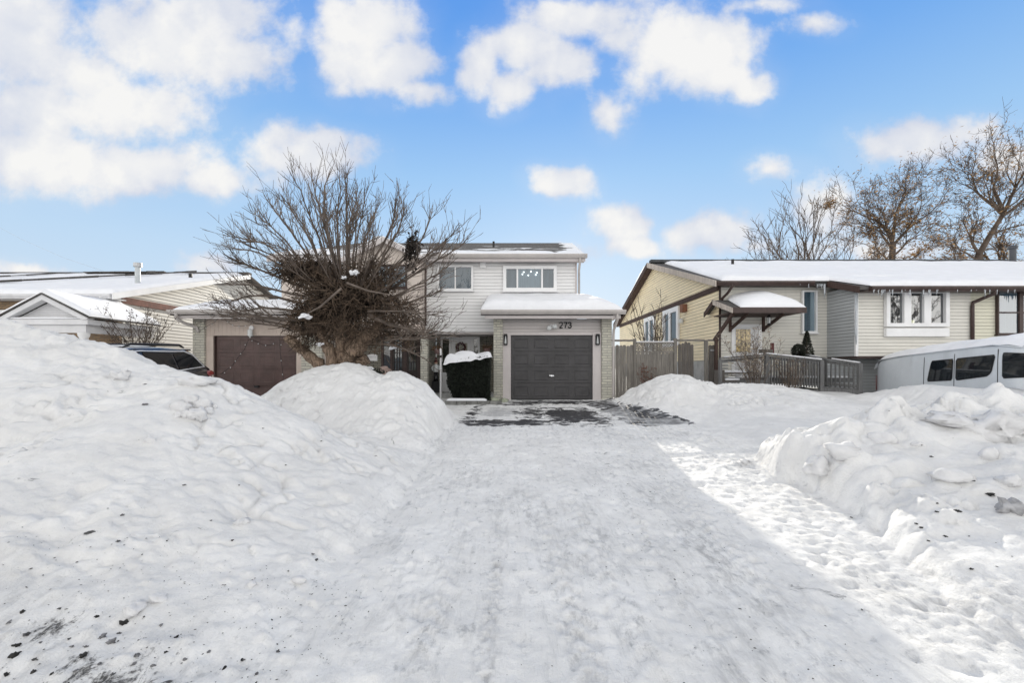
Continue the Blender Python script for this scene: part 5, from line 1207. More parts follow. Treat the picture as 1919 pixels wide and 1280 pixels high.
def bare_tree(name, label, cat, base, H, seed, stems, leaves=0, trunk_r=.22, fork=.32, ang=.5, up=.06, bark=BARK_FAR, leafmat=LEAF, group=None, minr=.012, leafsize=.1, depth=5, ratio=.74, spread_leaf=.16, lean=None):
    rg = random.Random(seed); t = thing(name, label, cat, base, group); tk, cr, lv = MB(), MB(), MB(); base = V(base)
    def grow(p, d, L, r, lev):
        n = 5 if lev < 3 else 3; pts = curve(p, d, L, rg, n, up*(1 + .3*lev), .10 + .05*lev); r1 = r*.62
        rad = [max(minr*.6, r + (r1 - r)*i/n) for i in range(n + 1)]
        (tk if lev < 2 else cr).tube(pts, rad, 7 if lev < 2 else (4 if lev < 4 else 3), cap=False)
        if lev >= depth:
            if leaves and rg.random() < leaves: leafcards(lv, pts[-1], rg, rg.randint(1, 4), spread_leaf, leafsize)
            return
        k = 2 if rg.random() < .55 else 3
        for i in range(k): grow(pts[-1], tilt(pts[-1] - pts[-2], ang*rg.uniform(.35, 1.1), rg.uniform(0, 6.28)), L*ratio*rg.uniform(.75, 1.15), max(minr, r1*(.85 if i == 0 else .66)), lev + 1)
        for _ in range(2 if lev >= 1 else 0):
            q = rg.randint(1, n - 1); grow(pts[q], tilt(pts[q+1] - pts[q], ang*rg.uniform(.9, 1.6), rg.uniform(0, 6.28)), L*ratio*.75*rg.uniform(.6, 1.1), max(minr, rad[q]*.5), lev + (1 if lev < 2 else 2))
    # H is the height of the fork; each stem reaches about `reach` beyond it
    tp = [base + V((rg.gauss(0, .03), rg.gauss(0, .03), H*k/8)) for k in range(9)]; tk.tube(tp, [trunk_r*(1.25 - .35*k/8) for k in range(9)], 9, cap=False)
    if lean: tk.tube([base + V(q) for q in lean], [trunk_r*.75, trunk_r*.62, trunk_r*.5], 8, cap=False)
    for (off, d, reach, rf) in stems: grow(base + V(off) + V((0, 0, H)), V(d), reach*(1 - ratio)/(1 - ratio**depth)*1.12, trunk_r*rf, 1)
    tk.build('trunk', bark, t, smooth=True); cr.build('crown', bark, t)
    if lv.f: lv.build('leaves', leafmat, t)
    return t

bare_tree('bare_tree', 'leafless tree fanning out behind the bungalow roof, left of the brown leafed trees', 'tree', (20.8, 32, 0), 4.6, 7, [((0, 0, 0), (0, 0, 1), 8.6, .62), ((0, .2, 0), (-.28, .1, 1), 8.4, .55), ((0, 0, -.3), (-.7, .1, 1), 7.6, .5), ((0, 0, 0), (.3, -.2, 1), 8.2, .52), ((.1, 0, -.2), (.62, .2, 1), 7.4, .5), ((0, 0, -.5), (.95, -.1, .9), 6.6, .4), ((-.2, .2, -1.2), (-1.05, .2, 1.0), 7.2, .42), ((-2.6, 0, -.4), (-.45, 0, 1), 6.2, .38), ((-2.6, 0, -.5), (.02, .1, 1), 6.6, .36), ((-2.6, 0, -.5), (-.95, .1, 1), 5.0, .3)], trunk_r=.24, ang=.34, up=.045, depth=5, minr=.015, ratio=.78)
bare_tree('leafy_oak', 'tree with clinging brown leaves and a single trunk above the bungalow roof', 'tree', (28.4, 34, 0), 10.4, 12, [((0, 0, 0), (-.12, 0, 1), 6.4, .62), ((0, 0, .1), (.22, .1, 1), 6.4, .6), ((0, 0, -.5), (-.75, .1, 1), 5.2, .45), ((0, 0, -.3), (.75, -.2, 1), 6.0, .52), ((0, 0, -1.4), (-1.0, .2, .55), 4.6, .34), ((0, 0, -1.0), (1.0, .1, .5), 5.0, .40), ((0, 0, 0), (.0, .5, 1), 5.6, .45), ((0, 0, -1.8), (1, -.3, .35), 3.6, .25), ((0, 0, -1.9), (-1, -.3, .3), 3.2, .25)], leaves=.40, trunk_r=.22, ang=.52, up=.015, minr=.012, leafsize=.11, depth=6, ratio=.78, spread_leaf=.30)
bare_tree('leafy_oak', 'tallest brown leafed tree leaning right at the right edge of the frame', 'tree', (32.8, 32, 0), 9.0, 5, [((0, 0, 0), (-.2, 0, 1), 4.6, .45), ((0, 0, -.4), (-.95, .1, .7), 4.4, .3), ((1.75, 0, 2.9), (.05, 0, 1), 6.4, .55), ((1.75, 0, 2.9), (-.5, .2, 1), 6.2, .5), ((1.75, 0, 2.9), (.55, .1, 1), 6.0, .5), ((1.75, 0, 2.8), (1, .1, .5), 5.5, .45), ((1.7, 0, 2.8), (-1.0, -.1, .8), 5.0, .36), ((.8, 0, 1.4), (.9, -.2, .5), 4.6, .35), ((.2, 0, .3), (1, .1, .2), 3.8, .25)], leaves=.30, trunk_r=.25, ang=.52, up=.015, minr=.012, leafsize=.105, depth=6, ratio=.78, spread_leaf=.30, lean=[(0, 0, 9.0), (.75, 0, 10.3), (1.75, 0, 11.9)])
bare_tree('leafy_oak', 'small bushy tree with dense brown leaves between the two large leafed trees', 'tree', (29.9, 31, 0), 6.8, 21, [((0, 0, 0), (0, 0, 1), 3.2, .7), ((0, 0, 0), (.6, 0, 1), 2.6, .6), ((0, 0, 0), (-.6, .2, 1), 2.6, .6), ((0, 0, 0), (.9, 0, .5), 2.2, .5), ((0, 0, 0), (-.9, 0, .5), 2.2, .5)], leaves=.95, trunk_r=.11, ang=.5, up=.03, minr=.016, leafsize=.12, depth=4, ratio=.7, spread_leaf=.2)
bare_tree('leafy_oak', 'thin brown leafed tree behind the flue pipe on the bungalow roof', 'tree', (35.4, 33, 0), 7.6, 22, [((0, 0, 0), (0, 0, 1), 4.6, .7), ((0, 0, 0), (.6, 0, 1), 4.2, .6), ((0, 0, 0), (-.6, .2, 1), 4.4, .6), ((0, 0, 0), (-1, 0, .5), 3.6, .5), ((0, 0, 0), (1, 0, .4), 3.6, .5)], leaves=.8, trunk_r=.15, ang=.55, up=.03, minr=.016, leafsize=.12, depth=4, ratio=.72, spread_leaf=.22)
bare_tree('bare_tree', 'bare street tree seen only as branches mirrored in the triple window of the cream bungalow', 'tree', (31.0, -9.0, -.5), 3.0, 31, [((0, 0, 0), (0, 0, 1), 6.5, .7), ((0, 0, 0), (.5, .1, 1), 6, .6), ((0, 0, 0), (-.6, .2, 1), 6, .6), ((0, 0, 0), (.2, -.7, 1), 6, .55), ((0, 0, 0), (-.2, .8, 1), 6, .55), ((0, 0, 0), (-1, 0, .7), 5, .5), ((0, 0, 0), (1, .3, .7), 5, .5)], trunk_r=.2, ang=.45, up=.03, depth=4, minr=.02, ratio=.78)
p = at(1555, 382, 32); rg = random.Random(4); m = MB(); 
for _ in range(140): leafcards(m, p, rg, 1, .17, .14)
tag(m.build('nest', LEAF), 'round clump of dead leaves nested high in the leafless tree', 'nest')

# shrubs
def shrub(label, base, H, spread, n, seed, mat=TWIG, leaf=0, leafmat=LEAF_D, leafsize=.03, r0=.014, lean=(0, 0), dens=3, name='bare_shrub', group=None):
    rg = random.Random(seed); t = thing(name, label, 'shrub', base, group); st, lv = MB(), MB(); base = V(base)
    for i in range(n):
        a = rg.uniform(0, 6.28); sp = spread*rg.uniform(.2, 1); d = V((math.cos(a)*sp + lean[0], math.sin(a)*sp*.7 + lean[1], 1)); L = H*rg.uniform(.75, 1.05)*d.length**.35
        pts = curve(base + V((math.cos(a)*.12*spread, math.sin(a)*.12, -.1)), d, L, rg, 7, .03, .10); st.tube(pts, [r0*(1 - .72*k/7) for k in range(8)], 5, cap=False)
        for k in range(2, 8):
            for _ in range(dens):
                q = tilt(pts[k] - pts[k-1], rg.uniform(.4, .95), rg.uniform(0, 6.28)); l2 = H*.26*rg.uniform(.4, 1)*(1.25 - k/9); tw = curve(pts[k], q, l2, rg, 3, .08, .15); st.tube(tw, [r0*.42, r0*.33, r0*.26, r0*.18], 3, cap=False)
                if leaf and rg.random() < leaf: leafcards(lv, tw[-1], rg, rg.randint(1, 3), .025, leafsize)
                if rg.random() < .5:
                    t3 = curve(tw[1], tilt(tw[2] - tw[1], .7, rg.uniform(0, 6.28)), l2*.6, rg, 2, .08, .15); st.tube(t3, [r0*.28, r0*.22, r0*.16], 3, cap=False)
                    if leaf and rg.random() < leaf: leafcards(lv, t3[-1], rg, rg.randint(1, 2), .02, leafsize)
    st.build('stems', mat, t)
    if lv.f: lv.build('leaves', leafmat, t)
    return t
shrub('rounded bare shrub with dark seed heads in front of the white sided wall', at(262, 668, 13.6), 1.5, 1.0, 24, 3, BARK_FAR, .5, plain('dark_seed', (.06, .04, .03), .9), .026, .013)
shrub('tall bare many stemmed shrub behind the lattice gate', (5.2, 17.0, .2), 3.5, .38, 12, 5, BARK_FAR, 0, r0=.026, lean=(.02, 0), dens=2)
shrub('dry leafed shrub in front of the glazed door of the cream bungalow', (6.98, 13.05, .35), 1.85, .36, 20, 8, TWIG, .95, plain('pale_seedhead', (.27, .225, .17), .85, .5, 9), .034, .011)
shrub('dry brown shrub crowded against the porch railing', (8.1, 13.15, .35), 1.1, .6, 16, 9, TWIG, .35, LEAF_D, .03, .010)
shrub('low twiggy bush with reddish leaves against the lattice gate', (4.35, 14.2, .2), 1.0, .55, 11, 10, TWIG, .5, plain('rust_leaf', (.12, .05, .035), .85), .035, .010)
def topiary(px, py, Y, h, r, seed, label, cone):
    p = at(px, py, Y); t = thing('evergreen_shrub', label, 'shrub', p); rg = random.Random(seed); m = MB()
    for _ in range(1500):
        q = rg.random(); rr = r*((1 - q)**.7 if cone else math.sqrt(max(0, 1 - (2*q - 1)**2)))*math.sqrt(rg.uniform(.3, 1)); a = rg.uniform(0, 6.28)
        leafcards(m, p + V((rr*math.cos(a), rr*math.sin(a), q*h)), rg, 1, .01, .035)
    m.build('foliage', GREEN2, t); m = MB(); m.tube([p - V((0, 0, .4)), p + V((0, 0, h*.9))], [.03, .01], 6); m.build('trunk', BARK, t)
topiary(1512, 668, 14.2, .78, .21, 1, 'dark pointed dwarf evergreen under the tall window', True)
topiary(1496, 672, 14.1, .44, .20, 2, 'small round dark evergreen left of the pointed one', False)
p = at(1435, 664, 13.95); m = MB(); m.box(p.x - .17, p.x + .17, p.y - .1, p.y + .1, p.z - .02, p.z + .15); pl = m.build('planter_box', FENCE_DARK, bevel=.01); tag(pl, 'dark planter box on the porch rail behind the dry shrub', 'planter')
p = at(1447, 650, 14.0); m = MB(); m.box(p.x - .05, p.x + .05, p.y - .02, p.y + .02, p.z - .24, p.z + .12); tag(m.build('red_pennant', RED), 'small dull red cloth hanging behind the dry shrub', 'pennant')

# clipped yew hedge with its snow cap
def hedge():
    t = thing('yew_hedge', 'dark clipped yew hedge capped with snow beside the charcoal garage', 'hedge', (-1.3, 14.3, 0)); rg = random.Random(2)
    y0, y1 = 13.75, 14.65; zt = lambda x: 1.20 + .20*(x + 2.05)/1.4
    m = MB(); core = MB(); core.prism([(-1.75, y0 + .1, -.05), (-.70, y0 + .1, -.05), (-.66, y0 + .1, zt(-.66) - .1), (-2.0, y0 + .1, zt(-2.0) - .1)], (0, y1 - y0 - .2, 0)); core.build('inner_growth', GREEN, t)
    for _ in range(15000):
        q = rg.random(); z = rg.uniform(-.05, 1.4); xl = -1.78 - .30*min(1, max(0, z)/1.15) + .03*math.sin(z*9); xr = -.66; k = rg.random()
        if k < .62: x, y = rg.uniform(xl, xr), y0 + abs(rg.gauss(0, .05)) + .03*math.sin(z*7 + q)
        elif k < .80: x, y = xl + abs(rg.gauss(0, .05)), rg.uniform(y0, y1)
        else: x, y = rg.uniform(xl, xr), rg.uniform(y0, y1); z = zt(x) - abs(rg.gauss(0, .05)) + .02
        if z > zt(x) + .03 + .03*math.sin(x*23): continue
        leafcards(m, V((x, y, z)), rg, 1, .012, .034)
    m.build('foliage', GREEN, t)
    G = []
    for i in range(41):
        q = i/40; x = -2.08 + 1.46*q; row = []
        for j in range(21):
            w = j/20; e = math.sqrt(max(0, 1 - abs(2*q - 1)**6))*math.sqrt(max(0, 1 - abs(2*w - 1)**3)); y = y0 - .05 + (y1 - y0 + .1)*w
            hgt = .24 + .09*math.sin(q*5.5 + .6) + .06*math.sin(q*13 + w*5) + .07*math.exp(-((q - .62)/.13)**2)
            row.append((x, y, zt(x) - .03 + e*max(.06, hgt) - (.04*(.5 + .5*math.sin(q*17 + 2*math.sin(q*9)))) * (1 if j in (0, 1) else 0)))
        G.append(row)
    m = MB(); m.grid(G); m.build('snow_cap', SNOW, t, smooth=True)
hedge()
def edging():
    t = thing('stone_edging', 'flat edging stones with snow at the foot of the yew hedge', 'edging', (-1.3, 13.6, 0)); rg = random.Random(6); m = MB(); x = -2.0
    while x < -.65:
        w = rg.uniform(.25, .4); m.box(x, x + w - .012, 13.42 + rg.uniform(0, .04), 13.66, -.08, .045 + rg.uniform(0, .03)); x += w
    m.build('stone', plain('grey_stone_plain', (.20, .20, .19), .9, .3, 6, bmp=.5), t, bevel=.012)
    slab_snow('snow_cover', t, (-1.95, 13.46, .06), (-.75, 13.46, .06), (-.75, 13.68, .07), (-1.95, 13.68, .07), .07, .12, .05, 3, .0)
    m = MB(); m.lump((-.55, 13.9, .03), (.16, .12, .1), 4, 8, .4); m.lump((-.28, 14.2, .02), (.14, .1, .08), 9, 8, .4); m.build('rock', plain('pale_green_stone', (.34, .36, .28), .9, .3, 6, bmp=.5), t, smooth=True)
edging()

# ================================================================ the twisted tree
def twisted_tree():
    base = V((-4.03, 10.6, .8)); t = thing('twisted_mulberry', 'broad bare tree with a dense tangle of twigs on a gnarled trunk in the snowbank', 'tree', base); rg = random.Random(11)
    tk, cr, tg, lv = MB(), MB(), MB(), MB()
    def limb(pts, rad, n=10):
        P_ = [V(p) for p in pts]; out, rr = [], []
        for i in range(len(P_) - 1):
            for k in range(5):
                q = k/5; out.append(P_[i].lerp(P_[i+1], q) + V((rg.gauss(0, .018), rg.gauss(0, .018), 0))); rr.append((rad[i] + (rad[i+1] - rad[i])*q)*rg.uniform(.82, 1.16))
        out.append(P_[-1]); rr.append(rad[-1]); tk.tube(out, rr, n)
    limb([(-4.0, 10.6, -.2), (-4.05, 10.6, .9), (-3.9, 10.6, 1.35), (-3.75, 10.6, 2.0)], [.34, .30, .24, .16])
    limb([(-4.1, 10.55, .7), (-4.45, 10.45, 1.15), (-4.85, 10.35, 1.5), (-5.1, 10.3, 1.75)], [.17, .135, .115, .095]); limb([(-4.1, 10.5, .8), (-4.12, 10.35, 1.3), (-4.3, 10.35, 1.7), (-4.5, 10.4, 2.3)], [.16, .13, .11, .08]); limb([(-3.9, 10.5, .9), (-3.6, 10.35, 1.35), (-3.35, 10.4, 1.7), (-3.0, 10.5, 2.1)], [.2, .20, .17, .1]); limb([(-3.95, 10.5, .7), (-3.5, 10.3, 1.1), (-3.25, 10.25, 1.25)], [.15, .12, .13]); limb([(-4.1, 10.6, 1.2), (-3.85, 10.35, 1.7), (-3.95, 10.4, 2.3)], [.14, .12, .08])
    C = V((-3.82, 10.6, 2.5))
    def shoot(p, d, L, r, up, ntw, wob=.045):
        n = 9; pts = curve(p, d, L, rg, n, up, wob); rad = [max(.0052, r*(1 - .80*i/n)) for i in range(n + 1)]; cr.tube(pts, rad, 5, cap=False)
        for j in range(ntw):
            k = rg.choice((2, 3, 4, 5, 5, 6, 6, 7, 7, 8)); q = tilt(pts[k+1 if k < n else k] - pts[k], rg.uniform(.3, .7), rg.uniform(0, 6.28)) + V((0, 0, .25)); l2 = L*rg.uniform(.12, .42)*(1.35 - k/n*.6)
            tw = curve(pts[k], q, l2, rg, 5, .05, .09); r2 = max(.0048, rad[k]*.55); cr.tube(tw, [r2, r2*.9, r2*.75, r2*.65, r2*.55, .0032], 4, cap=False)
            for _ in range(rg.randint(1, 4)):
                kk = rg.randint(1, 5); t3 = curve(tw[kk], tilt(tw[kk] - tw[kk-1], rg.uniform(.4, .9), rg.uniform(0, 6.28)) + V((0, 0, .2)), l2*rg.uniform(.18, .45), rg, 2, .06, .12); cr.tube(t3, [.0055, .0045, .0030], 3, cap=False)
    # long shoots fanning out in every direction
    def spline(P_, n=10):
        P_ = [P_[0]*2 - P_[1]] + P_ + [P_[-1]*2 - P_[-2]]; out = []; m_ = len(P_) - 3
        for i in range(n + 1):
            t_ = i/n*m_; k = min(int(t_), m_ - 1); u_ = t_ - k; p0, p1, p2, p3 = P_[k:k+4]
            out.append(.5*((2*p1) + (p2 - p0)*u_ + (2*p0 - 5*p1 + 4*p2 - p3)*u_*u_ + (3*p1 - p0 - 3*p2 + p3)*u_**3))
        return out
    def twigs(pts, rad, L, ntw):
        n = len(pts) - 1
        for j in range(ntw):
            k = rg.choice((3, 4, 5, 5, 6, 6, 7, 7, 8, 8, 9)); k = min(k, n - 1); q = tilt(pts[k+1] - pts[k], rg.uniform(.3, .75), rg.uniform(0, 6.28)) + V((0, 0, .25)); l2 = L*rg.uniform(.09, .30)*(1.35 - k/n*.5)
            tw = curve(pts[k], q, l2, rg, 5, .05, .10); r2 = max(.0048, rad[k]*.55); cr.tube(tw, [r2, r2*.9, r2*.75, r2*.65, r2*.55, .0032], 4, cap=False)
            for _ in range(rg.randint(1, 4)):
                kk = rg.randint(1, 5); t3 = curve(tw[kk], tilt(tw[kk] - tw[kk-1], rg.uniform(.4, .9), rg.uniform(0, 6.28)) + V((0, 0, .2)), l2*rg.uniform(.18, .5), rg, 2, .06, .12); cr.tube(t3, [.0055, .0045, .0030], 3, cap=False)
    guides = [[(632, 530), (620, 470), (600, 393), (586, 345), (583, 306)], [(625, 525), (593, 430), (572, 372), (548, 314)], [(610, 520), (572, 430), (541, 382), (524, 352)], [(600, 515), (545, 432), (514, 396), (490, 355)], [(590, 520), (524, 440), (483, 409), (449, 388)], [(580, 525), (510, 462), (462, 444), (414, 431)], [(570, 525), (493, 476), (442, 464), (401, 452)],
        [(640, 525), (632, 435), (634, 383), (636, 324)], [(650, 525), (652, 435), (664, 388), (668, 344)], [(660, 525), (673, 435), (686, 380), (689, 334)], [(670, 525), (690, 435), (706, 397), (713, 368)], [(680, 525), (724, 445), (737, 402), (744, 362)], [(690, 530), (737, 455), (758, 405), (762, 370)], [(700, 535), (775, 468), (803, 420), (812, 385)], [(715, 545), (792, 486), (837, 450), (863, 416)], [(720, 550), (796, 498), (850, 462), (880, 432)],
        [(575, 540), (483, 503), (442, 488), (420, 470)], [(570, 555), (476, 538), (421, 536), (392, 540)], [(575, 570), (483, 553), (425, 566), (394, 566)], [(575, 585), (500, 575), (450, 578), (412, 552)], [(580, 600), (510, 596), (462, 588), (430, 590)], [(640, 520), (612, 430), (610, 360), (622, 318)], [(655, 520), (650, 400), (652, 350), (648, 318)], [(720, 565), (790, 530), (835, 505), (862, 480)], [(725, 580), (780, 560), (812, 548), (832, 530)]]
    for g in guides:
        for v_ in range(3 if g[-1][1] < 480 else 2):
            dep = rg.uniform(-1.5, 1.5); y0_ = 10.6 + rg.uniform(-.4, .4); sc_ = 1 if v_ == 0 else rg.uniform(.62, .97); jx, jy = (rg.gauss(0, 3), rg.gauss(0, 3)) if v_ == 0 else (rg.gauss(0, 20), rg.gauss(0, 12))
            P_ = []
            for i, (a_, b_) in enumerate(g):
                q_ = i/(len(g) - 1); P_.append(at(g[0][0] + (a_ - g[0][0])*sc_ + jx*q_, g[0][1] + (b_ - g[0][1])*sc_ + jy*q_, y0_ + dep*q_))
            pts = [p_ + V((rg.gauss(0, .012), rg.gauss(0, .012), rg.gauss(0, .012))) for p_ in spline(P_, 11)]; L = sum((pts[i+1] - pts[i]).length for i in range(11)); r0_ = rg.uniform(.022, .034) if v_ == 0 else rg.uniform(.014, .024)
            rad = [max(.0052, r0_*(1 - .80*i/11)) for i in range(12)]; cr.tube(pts, rad, 6, cap=False); twigs(pts, rad, L, rg.randint(12, 18) if v_ == 0 else rg.randint(8, 13))
    for i in range(34):      # shoots reaching towards the street and the house
        d = V((rg.uniform(-.8, .8), rg.choice((-1, 1))*rg.uniform(.5, 1), rg.uniform(.1, 1.1))).normalized(); shoot(C + V((d.x*.8, d.y*.6, d.z*.5)), d, rg.uniform(.9, 1.9), rg.uniform(.012, .022), .02, rg.randint(7, 11))
    # a few drooping boughs low on the right and the left
    for (p, d, L) in (((-3.0, 10.3, 1.9), (1, -.2, .02), 1.9), ((-2.9, 10.2, 1.65), (1, -.3, .1), 1.8), ((-3.2, 10.1, 2.3), (1, -.3, -.02), 2.0), ((-4.9, 10.3, 1.9), (-1, -.2, .35), 2.0), ((-4.8, 10.2, 2.1), (-1, -.3, .1), 2.2), ((-5.0, 10.4, 2.0), (-1, -.1, .22), 1.9), ((-3.1, 10.2, 1.6), (1, -.2, -.05), 1.5), ((-2.9, 10.4, 1.75), (1, .1, .05), 1.7)):
        shoot(V(p), V(d), L, .026, -.02, 12, .09)
    bough = [V(at(690, 590, 10.2)), V(at(730, 608, 10.1)), V(at(762, 616, 10.1)), V(at(795, 628, 10.0))]; cr.tube(bough, [.05, .042, .038, .034], 7)
    for _ in range(16): cr.tube(curve(bough[-1], V((rg.uniform(-.6, 1), rg.uniform(-.5, .5), rg.uniform(-.1, 1))), rg.uniform(.15, .55), rg, 3, .08, .12), [.012, .009, .006, .004], 4, cap=False)
    for a, b, c in (((640, 540), (600, 575), (575, 588)), ((650, 530), (690, 545), (728, 552))):
        y = rg.uniform(9.25, 9.6); cr.tube([at(*a, y), at(*b, y - .05), at(*c, y)], [.024, .02, .012], 6)
    # thick mat of dead twigs in the middle
    blobs = [((578, 508), (62, 26), .5, 750), ((660, 556), (78, 44), .75, 1300), ((738, 592), (52, 30), .5, 550), ((582, 604), (40, 40), .5, 600), ((655, 618), (88, 22), .6, 700), ((700, 515), (46, 30), .5, 420), ((620, 560), (60, 50), .7, 700)]
    for (cx_, cy_), (rx_, ry_), dy_, cnt in blobs:
        for _ in range(cnt):
            while True:
                q = V((rg.uniform(-1, 1), rg.uniform(-1, 1), rg.uniform(-1, 1)))
                if q.length < 1: break
            p = at(cx_ + q.x*rx_, cy_ - q.z*ry_, 10.5) + V((0, q.y*dy_, 0)); d = V((q.x + rg.gauss(0, .7), q.y + rg.gauss(0, .5), rg.choice((-.8, -.4, .4, .8)) + rg.gauss(0, .4))); L = rg.uniform(.14, .48); tg.tube(curve(p, d, L, rg, 4, -.04, .36), [rg.uniform(.006, .013), .009, .008, .006, .004], 3, cap=False)
    for (cx_, cy_), (rx_, ry_), dy_, cnt in (((655, 560), (62, 36), .5, 720), ((580, 512), (40, 16), .35, 160), ((610, 600), (60, 28), .4, 280)):
        for _ in range(cnt):
            while True:
                q = V((rg.uniform(-1, 1), rg.uniform(-1, 1), rg.uniform(-1, 1)))
                if q.length < 1: break
            leafcards(lv, at(cx_ + q.x*rx_, cy_ - q.z*ry_, 10.6) + V((0, q.y*dy_, 0)), rg, 2, .05, .08)
    # smaller tufts on stubs at the foot
    for c0, r0, n in ((at(566, 650, 10.3), .16, 90), (at(662, 674, 10.2), .11, 70), (at(700, 646, 10.1), .3, 70), (at(770, 646, 10.2), .3, 70)):
        for _ in range(n): tg.tube(curve(c0 + V((rg.gauss(0, r0*.5), rg.gauss(0, r0*.4), rg.gauss(0, r0*.35))), V((rg.gauss(0, 1), rg.gauss(0, .6), rg.gauss(.2, .6))), rg.uniform(.1, .35), rg, 2, 0, .2), [.010, .007, .004], 3, cap=False)
    tk.build('trunk', BARK_RED, t, smooth=True); cr.build('crown', TWIG, t); tg.build('twig_tangle', TANGLE, t); lv.build('dead_leaves', plain('rotted_leaf', (.030, .021, .015), .95, .7, 6), t)
    m = MB(); c0 = at(768, 468, 10.3)
    for _ in range(300): leafcards(m, c0 + V((rg.gauss(0, .07), rg.gauss(0, .07), rg.gauss(0, .20))) + V((rg.uniform(0, .08), 0, 0)), rg, 1, .02, .06)
    m.build('foliage', plain('black_leaf', (.022, .017, .013), .9, .6, 8), t)
    for (a, b, w) in ((572, 592, .095), (664, 512, .08), (645, 520, .045), (735, 652, .06), (600, 645, .06), (655, 690, .07)):
        m = MB(); m.lump(at(a, b, 9.85 if b < 640 else 10.2), (w, w*.7, w*.5), int(a), 12, .8); m.build('snow_clump', SNOW, t, smooth=True)
twisted_tree()

# ================================================================ small things
def basket(px, py, Y, label, seed):
    p = at(px, py, Y); t = thing('hanging_basket', label, 'hanging basket', p, 'hanging baskets at the porch'); rg = random.Random(seed); m = MB()
    m.lathe([(0, -.16), (.08, -.16), (.115, -.02), (.125, .0), (.11, .0), (.09, -.02)], p, 14); m.build('pot', TERRACOTTA, t, smooth=True)
    m = MB()
    for k in range(3): a = k*2.1; m.tube([p + V((.11*math.cos(a), .11*math.sin(a), 0)), V((p.x, p.y, 2.2))], .004, 4)
    m.build('hanger', BLACK, t); m = MB()
    for _ in range(260):
        a = rg.uniform(0, 6.28); rr = .19*math.sqrt(rg.random()); leafcards(m, p + V((rr*math.cos(a), rr*math.sin(a), .06 + rg.gauss(0, .05) - rr*.2)), rg, 1, .012, .03)
    m.build('foliage', DRIED, t)
basket(819, 655, 15.95, 'hanging basket of dried flowers left of the wreathed door', 1); basket(913, 653, 16.3, 'dark hanging basket between the wreathed door and the garage pillar', 2)
def wreath():
    p = at(864, 651, 17.1); t = thing('door_wreath', 'dark red wreath with pale berries on the white front door', 'wreath', p); rg = random.Random(3); m = MB()
    for _ in range(700):
        a = rg.uniform(0, 6.28); q = rg.gauss(.15, .022); leafcards(m, V((p.x + q*math.cos(a), 17.07 + rg.gauss(0, .02), p.z + q*math.sin(a))), rg, 1, .006, .026)
    m.build('foliage', plain('wine_leaf', (.085, .015, .015), .7, .7, 20), t); m = MB()
    for k in range(18): a = k*.35 + rg.uniform(-.1, .1); q = rg.gauss(.135, .02); m.lump((p.x + q*math.cos(a), 17.03, p.z + q*math.sin(a)), (.013,)*3, k, 5, 0)
    m.build('berries', FROST, t, smooth=True)
wreath()
def post():
    p = at(826, 716, 15.3); t = thing('walkway_post', 'slim white post with a dark band in front of the porch', 'post', V((p.x, 15.3, 0))); zt = at(826, 655, 15.3).z; m = MB()
    m.box(p.x - .028, p.x + .028, 15.27, 15.33, 0, zt); m.build('pole', WHITE, t, bevel=.006); m = MB(); zb = at(826, 668, 15.3).z; m.box(p.x - .034, p.x + .034, 15.264, 15.336, zb - .05, zb + .04); m.build('band', BLACK, t); m = MB(); m.prism([(p.x - .034, 15.265, zt), (p.x + .034, 15.265, zt), (p.x, 15.265, zt + .05)], (0, .07, 0)); m.build('cap', WHITE, t)
post()
def figurine():
    p = at(817, 708, 16.2); t = thing('porch_figurine', 'standing porch figurine in a red cap and pale top beside the entry', 'figurine', p); x, y, z = p.x, 16.2, p.z - .12
    m = MB()
    for s in (-1, 1): m.tube([(x + s*.045, y, z), (x + s*.045, y, z + .16), (x + s*.03, y, z + .34)], [.045, .038, .05], 10)
    m.build('trousers', BLACK, t, smooth=True); m = MB(); m.lathe([(.085, .32), (.105, .38), (.10, .50), (.07, .58), (.035, .61)], (x, y, z), 14)
    for s in (-1, 1): m.tube([(x + s*.09, y, z + .56), (x + s*.14, y - .03, z + .46), (x + s*.11, y - .08, z + .38)], [.035, .03, .025], 8)
    m.build('body', FROST, t, smooth=True); m = MB(); m.lump((x, y, z + .66), (.058, .06, .065), 2, 10, 0); m.lump((x, y - .06, z + .655), (.012, .015, .012), 2, 6, 0); m.build('head', plain('doll_face', (.55, .36, .28), .6), t, smooth=True)
    m = MB(); m.lathe([(.066, .67), (.062, .71), (.04, .78), (.008, .86)], (x, y, z), 12); m.build('cap', RED, t, smooth=True)
    m = MB(); m.box(x - .12, x + .12, y - .1, y + .1, z - .4, z - .002); m.build('plinth', BLACK, t, bevel=.01)
figurine()
def mailbox():
    p = at(699, 670, 16.5); t = thing('mailbox', 'white wall mailbox with a curved top on the grey stone wall', 'mailbox', p); w, hh = .18, .13; m = MB(); top = [(p.x + w*math.cos(a), 16.40, p.z + .05 + .07*math.sin(a)) for a in np.linspace(0, math.pi, 12)]
    m.prism([(p.x - w, 16.40, p.z - hh), (p.x + w, 16.40, p.z - hh)] + top, (0, .1, 0)); m.build('box', WHITE, t, bevel=.006); m = MB(); m.box(p.x - w + .02, p.x + w - .02, 16.39, 16.399, p.z - .02, p.z + .05); m.build('flap', SHADE_WHITE, t); m = MB()
    for s in (-1, 1): m.tube([(p.x + s*.09, 16.43, p.z - hh), (p.x + s*.09, 16.40, p.z - hh - .05), (p.x + s*.09, 16.37, p.z - hh - .03)], .006, 5)
    m.build('newspaper_hook', METAL, t)
mailbox()
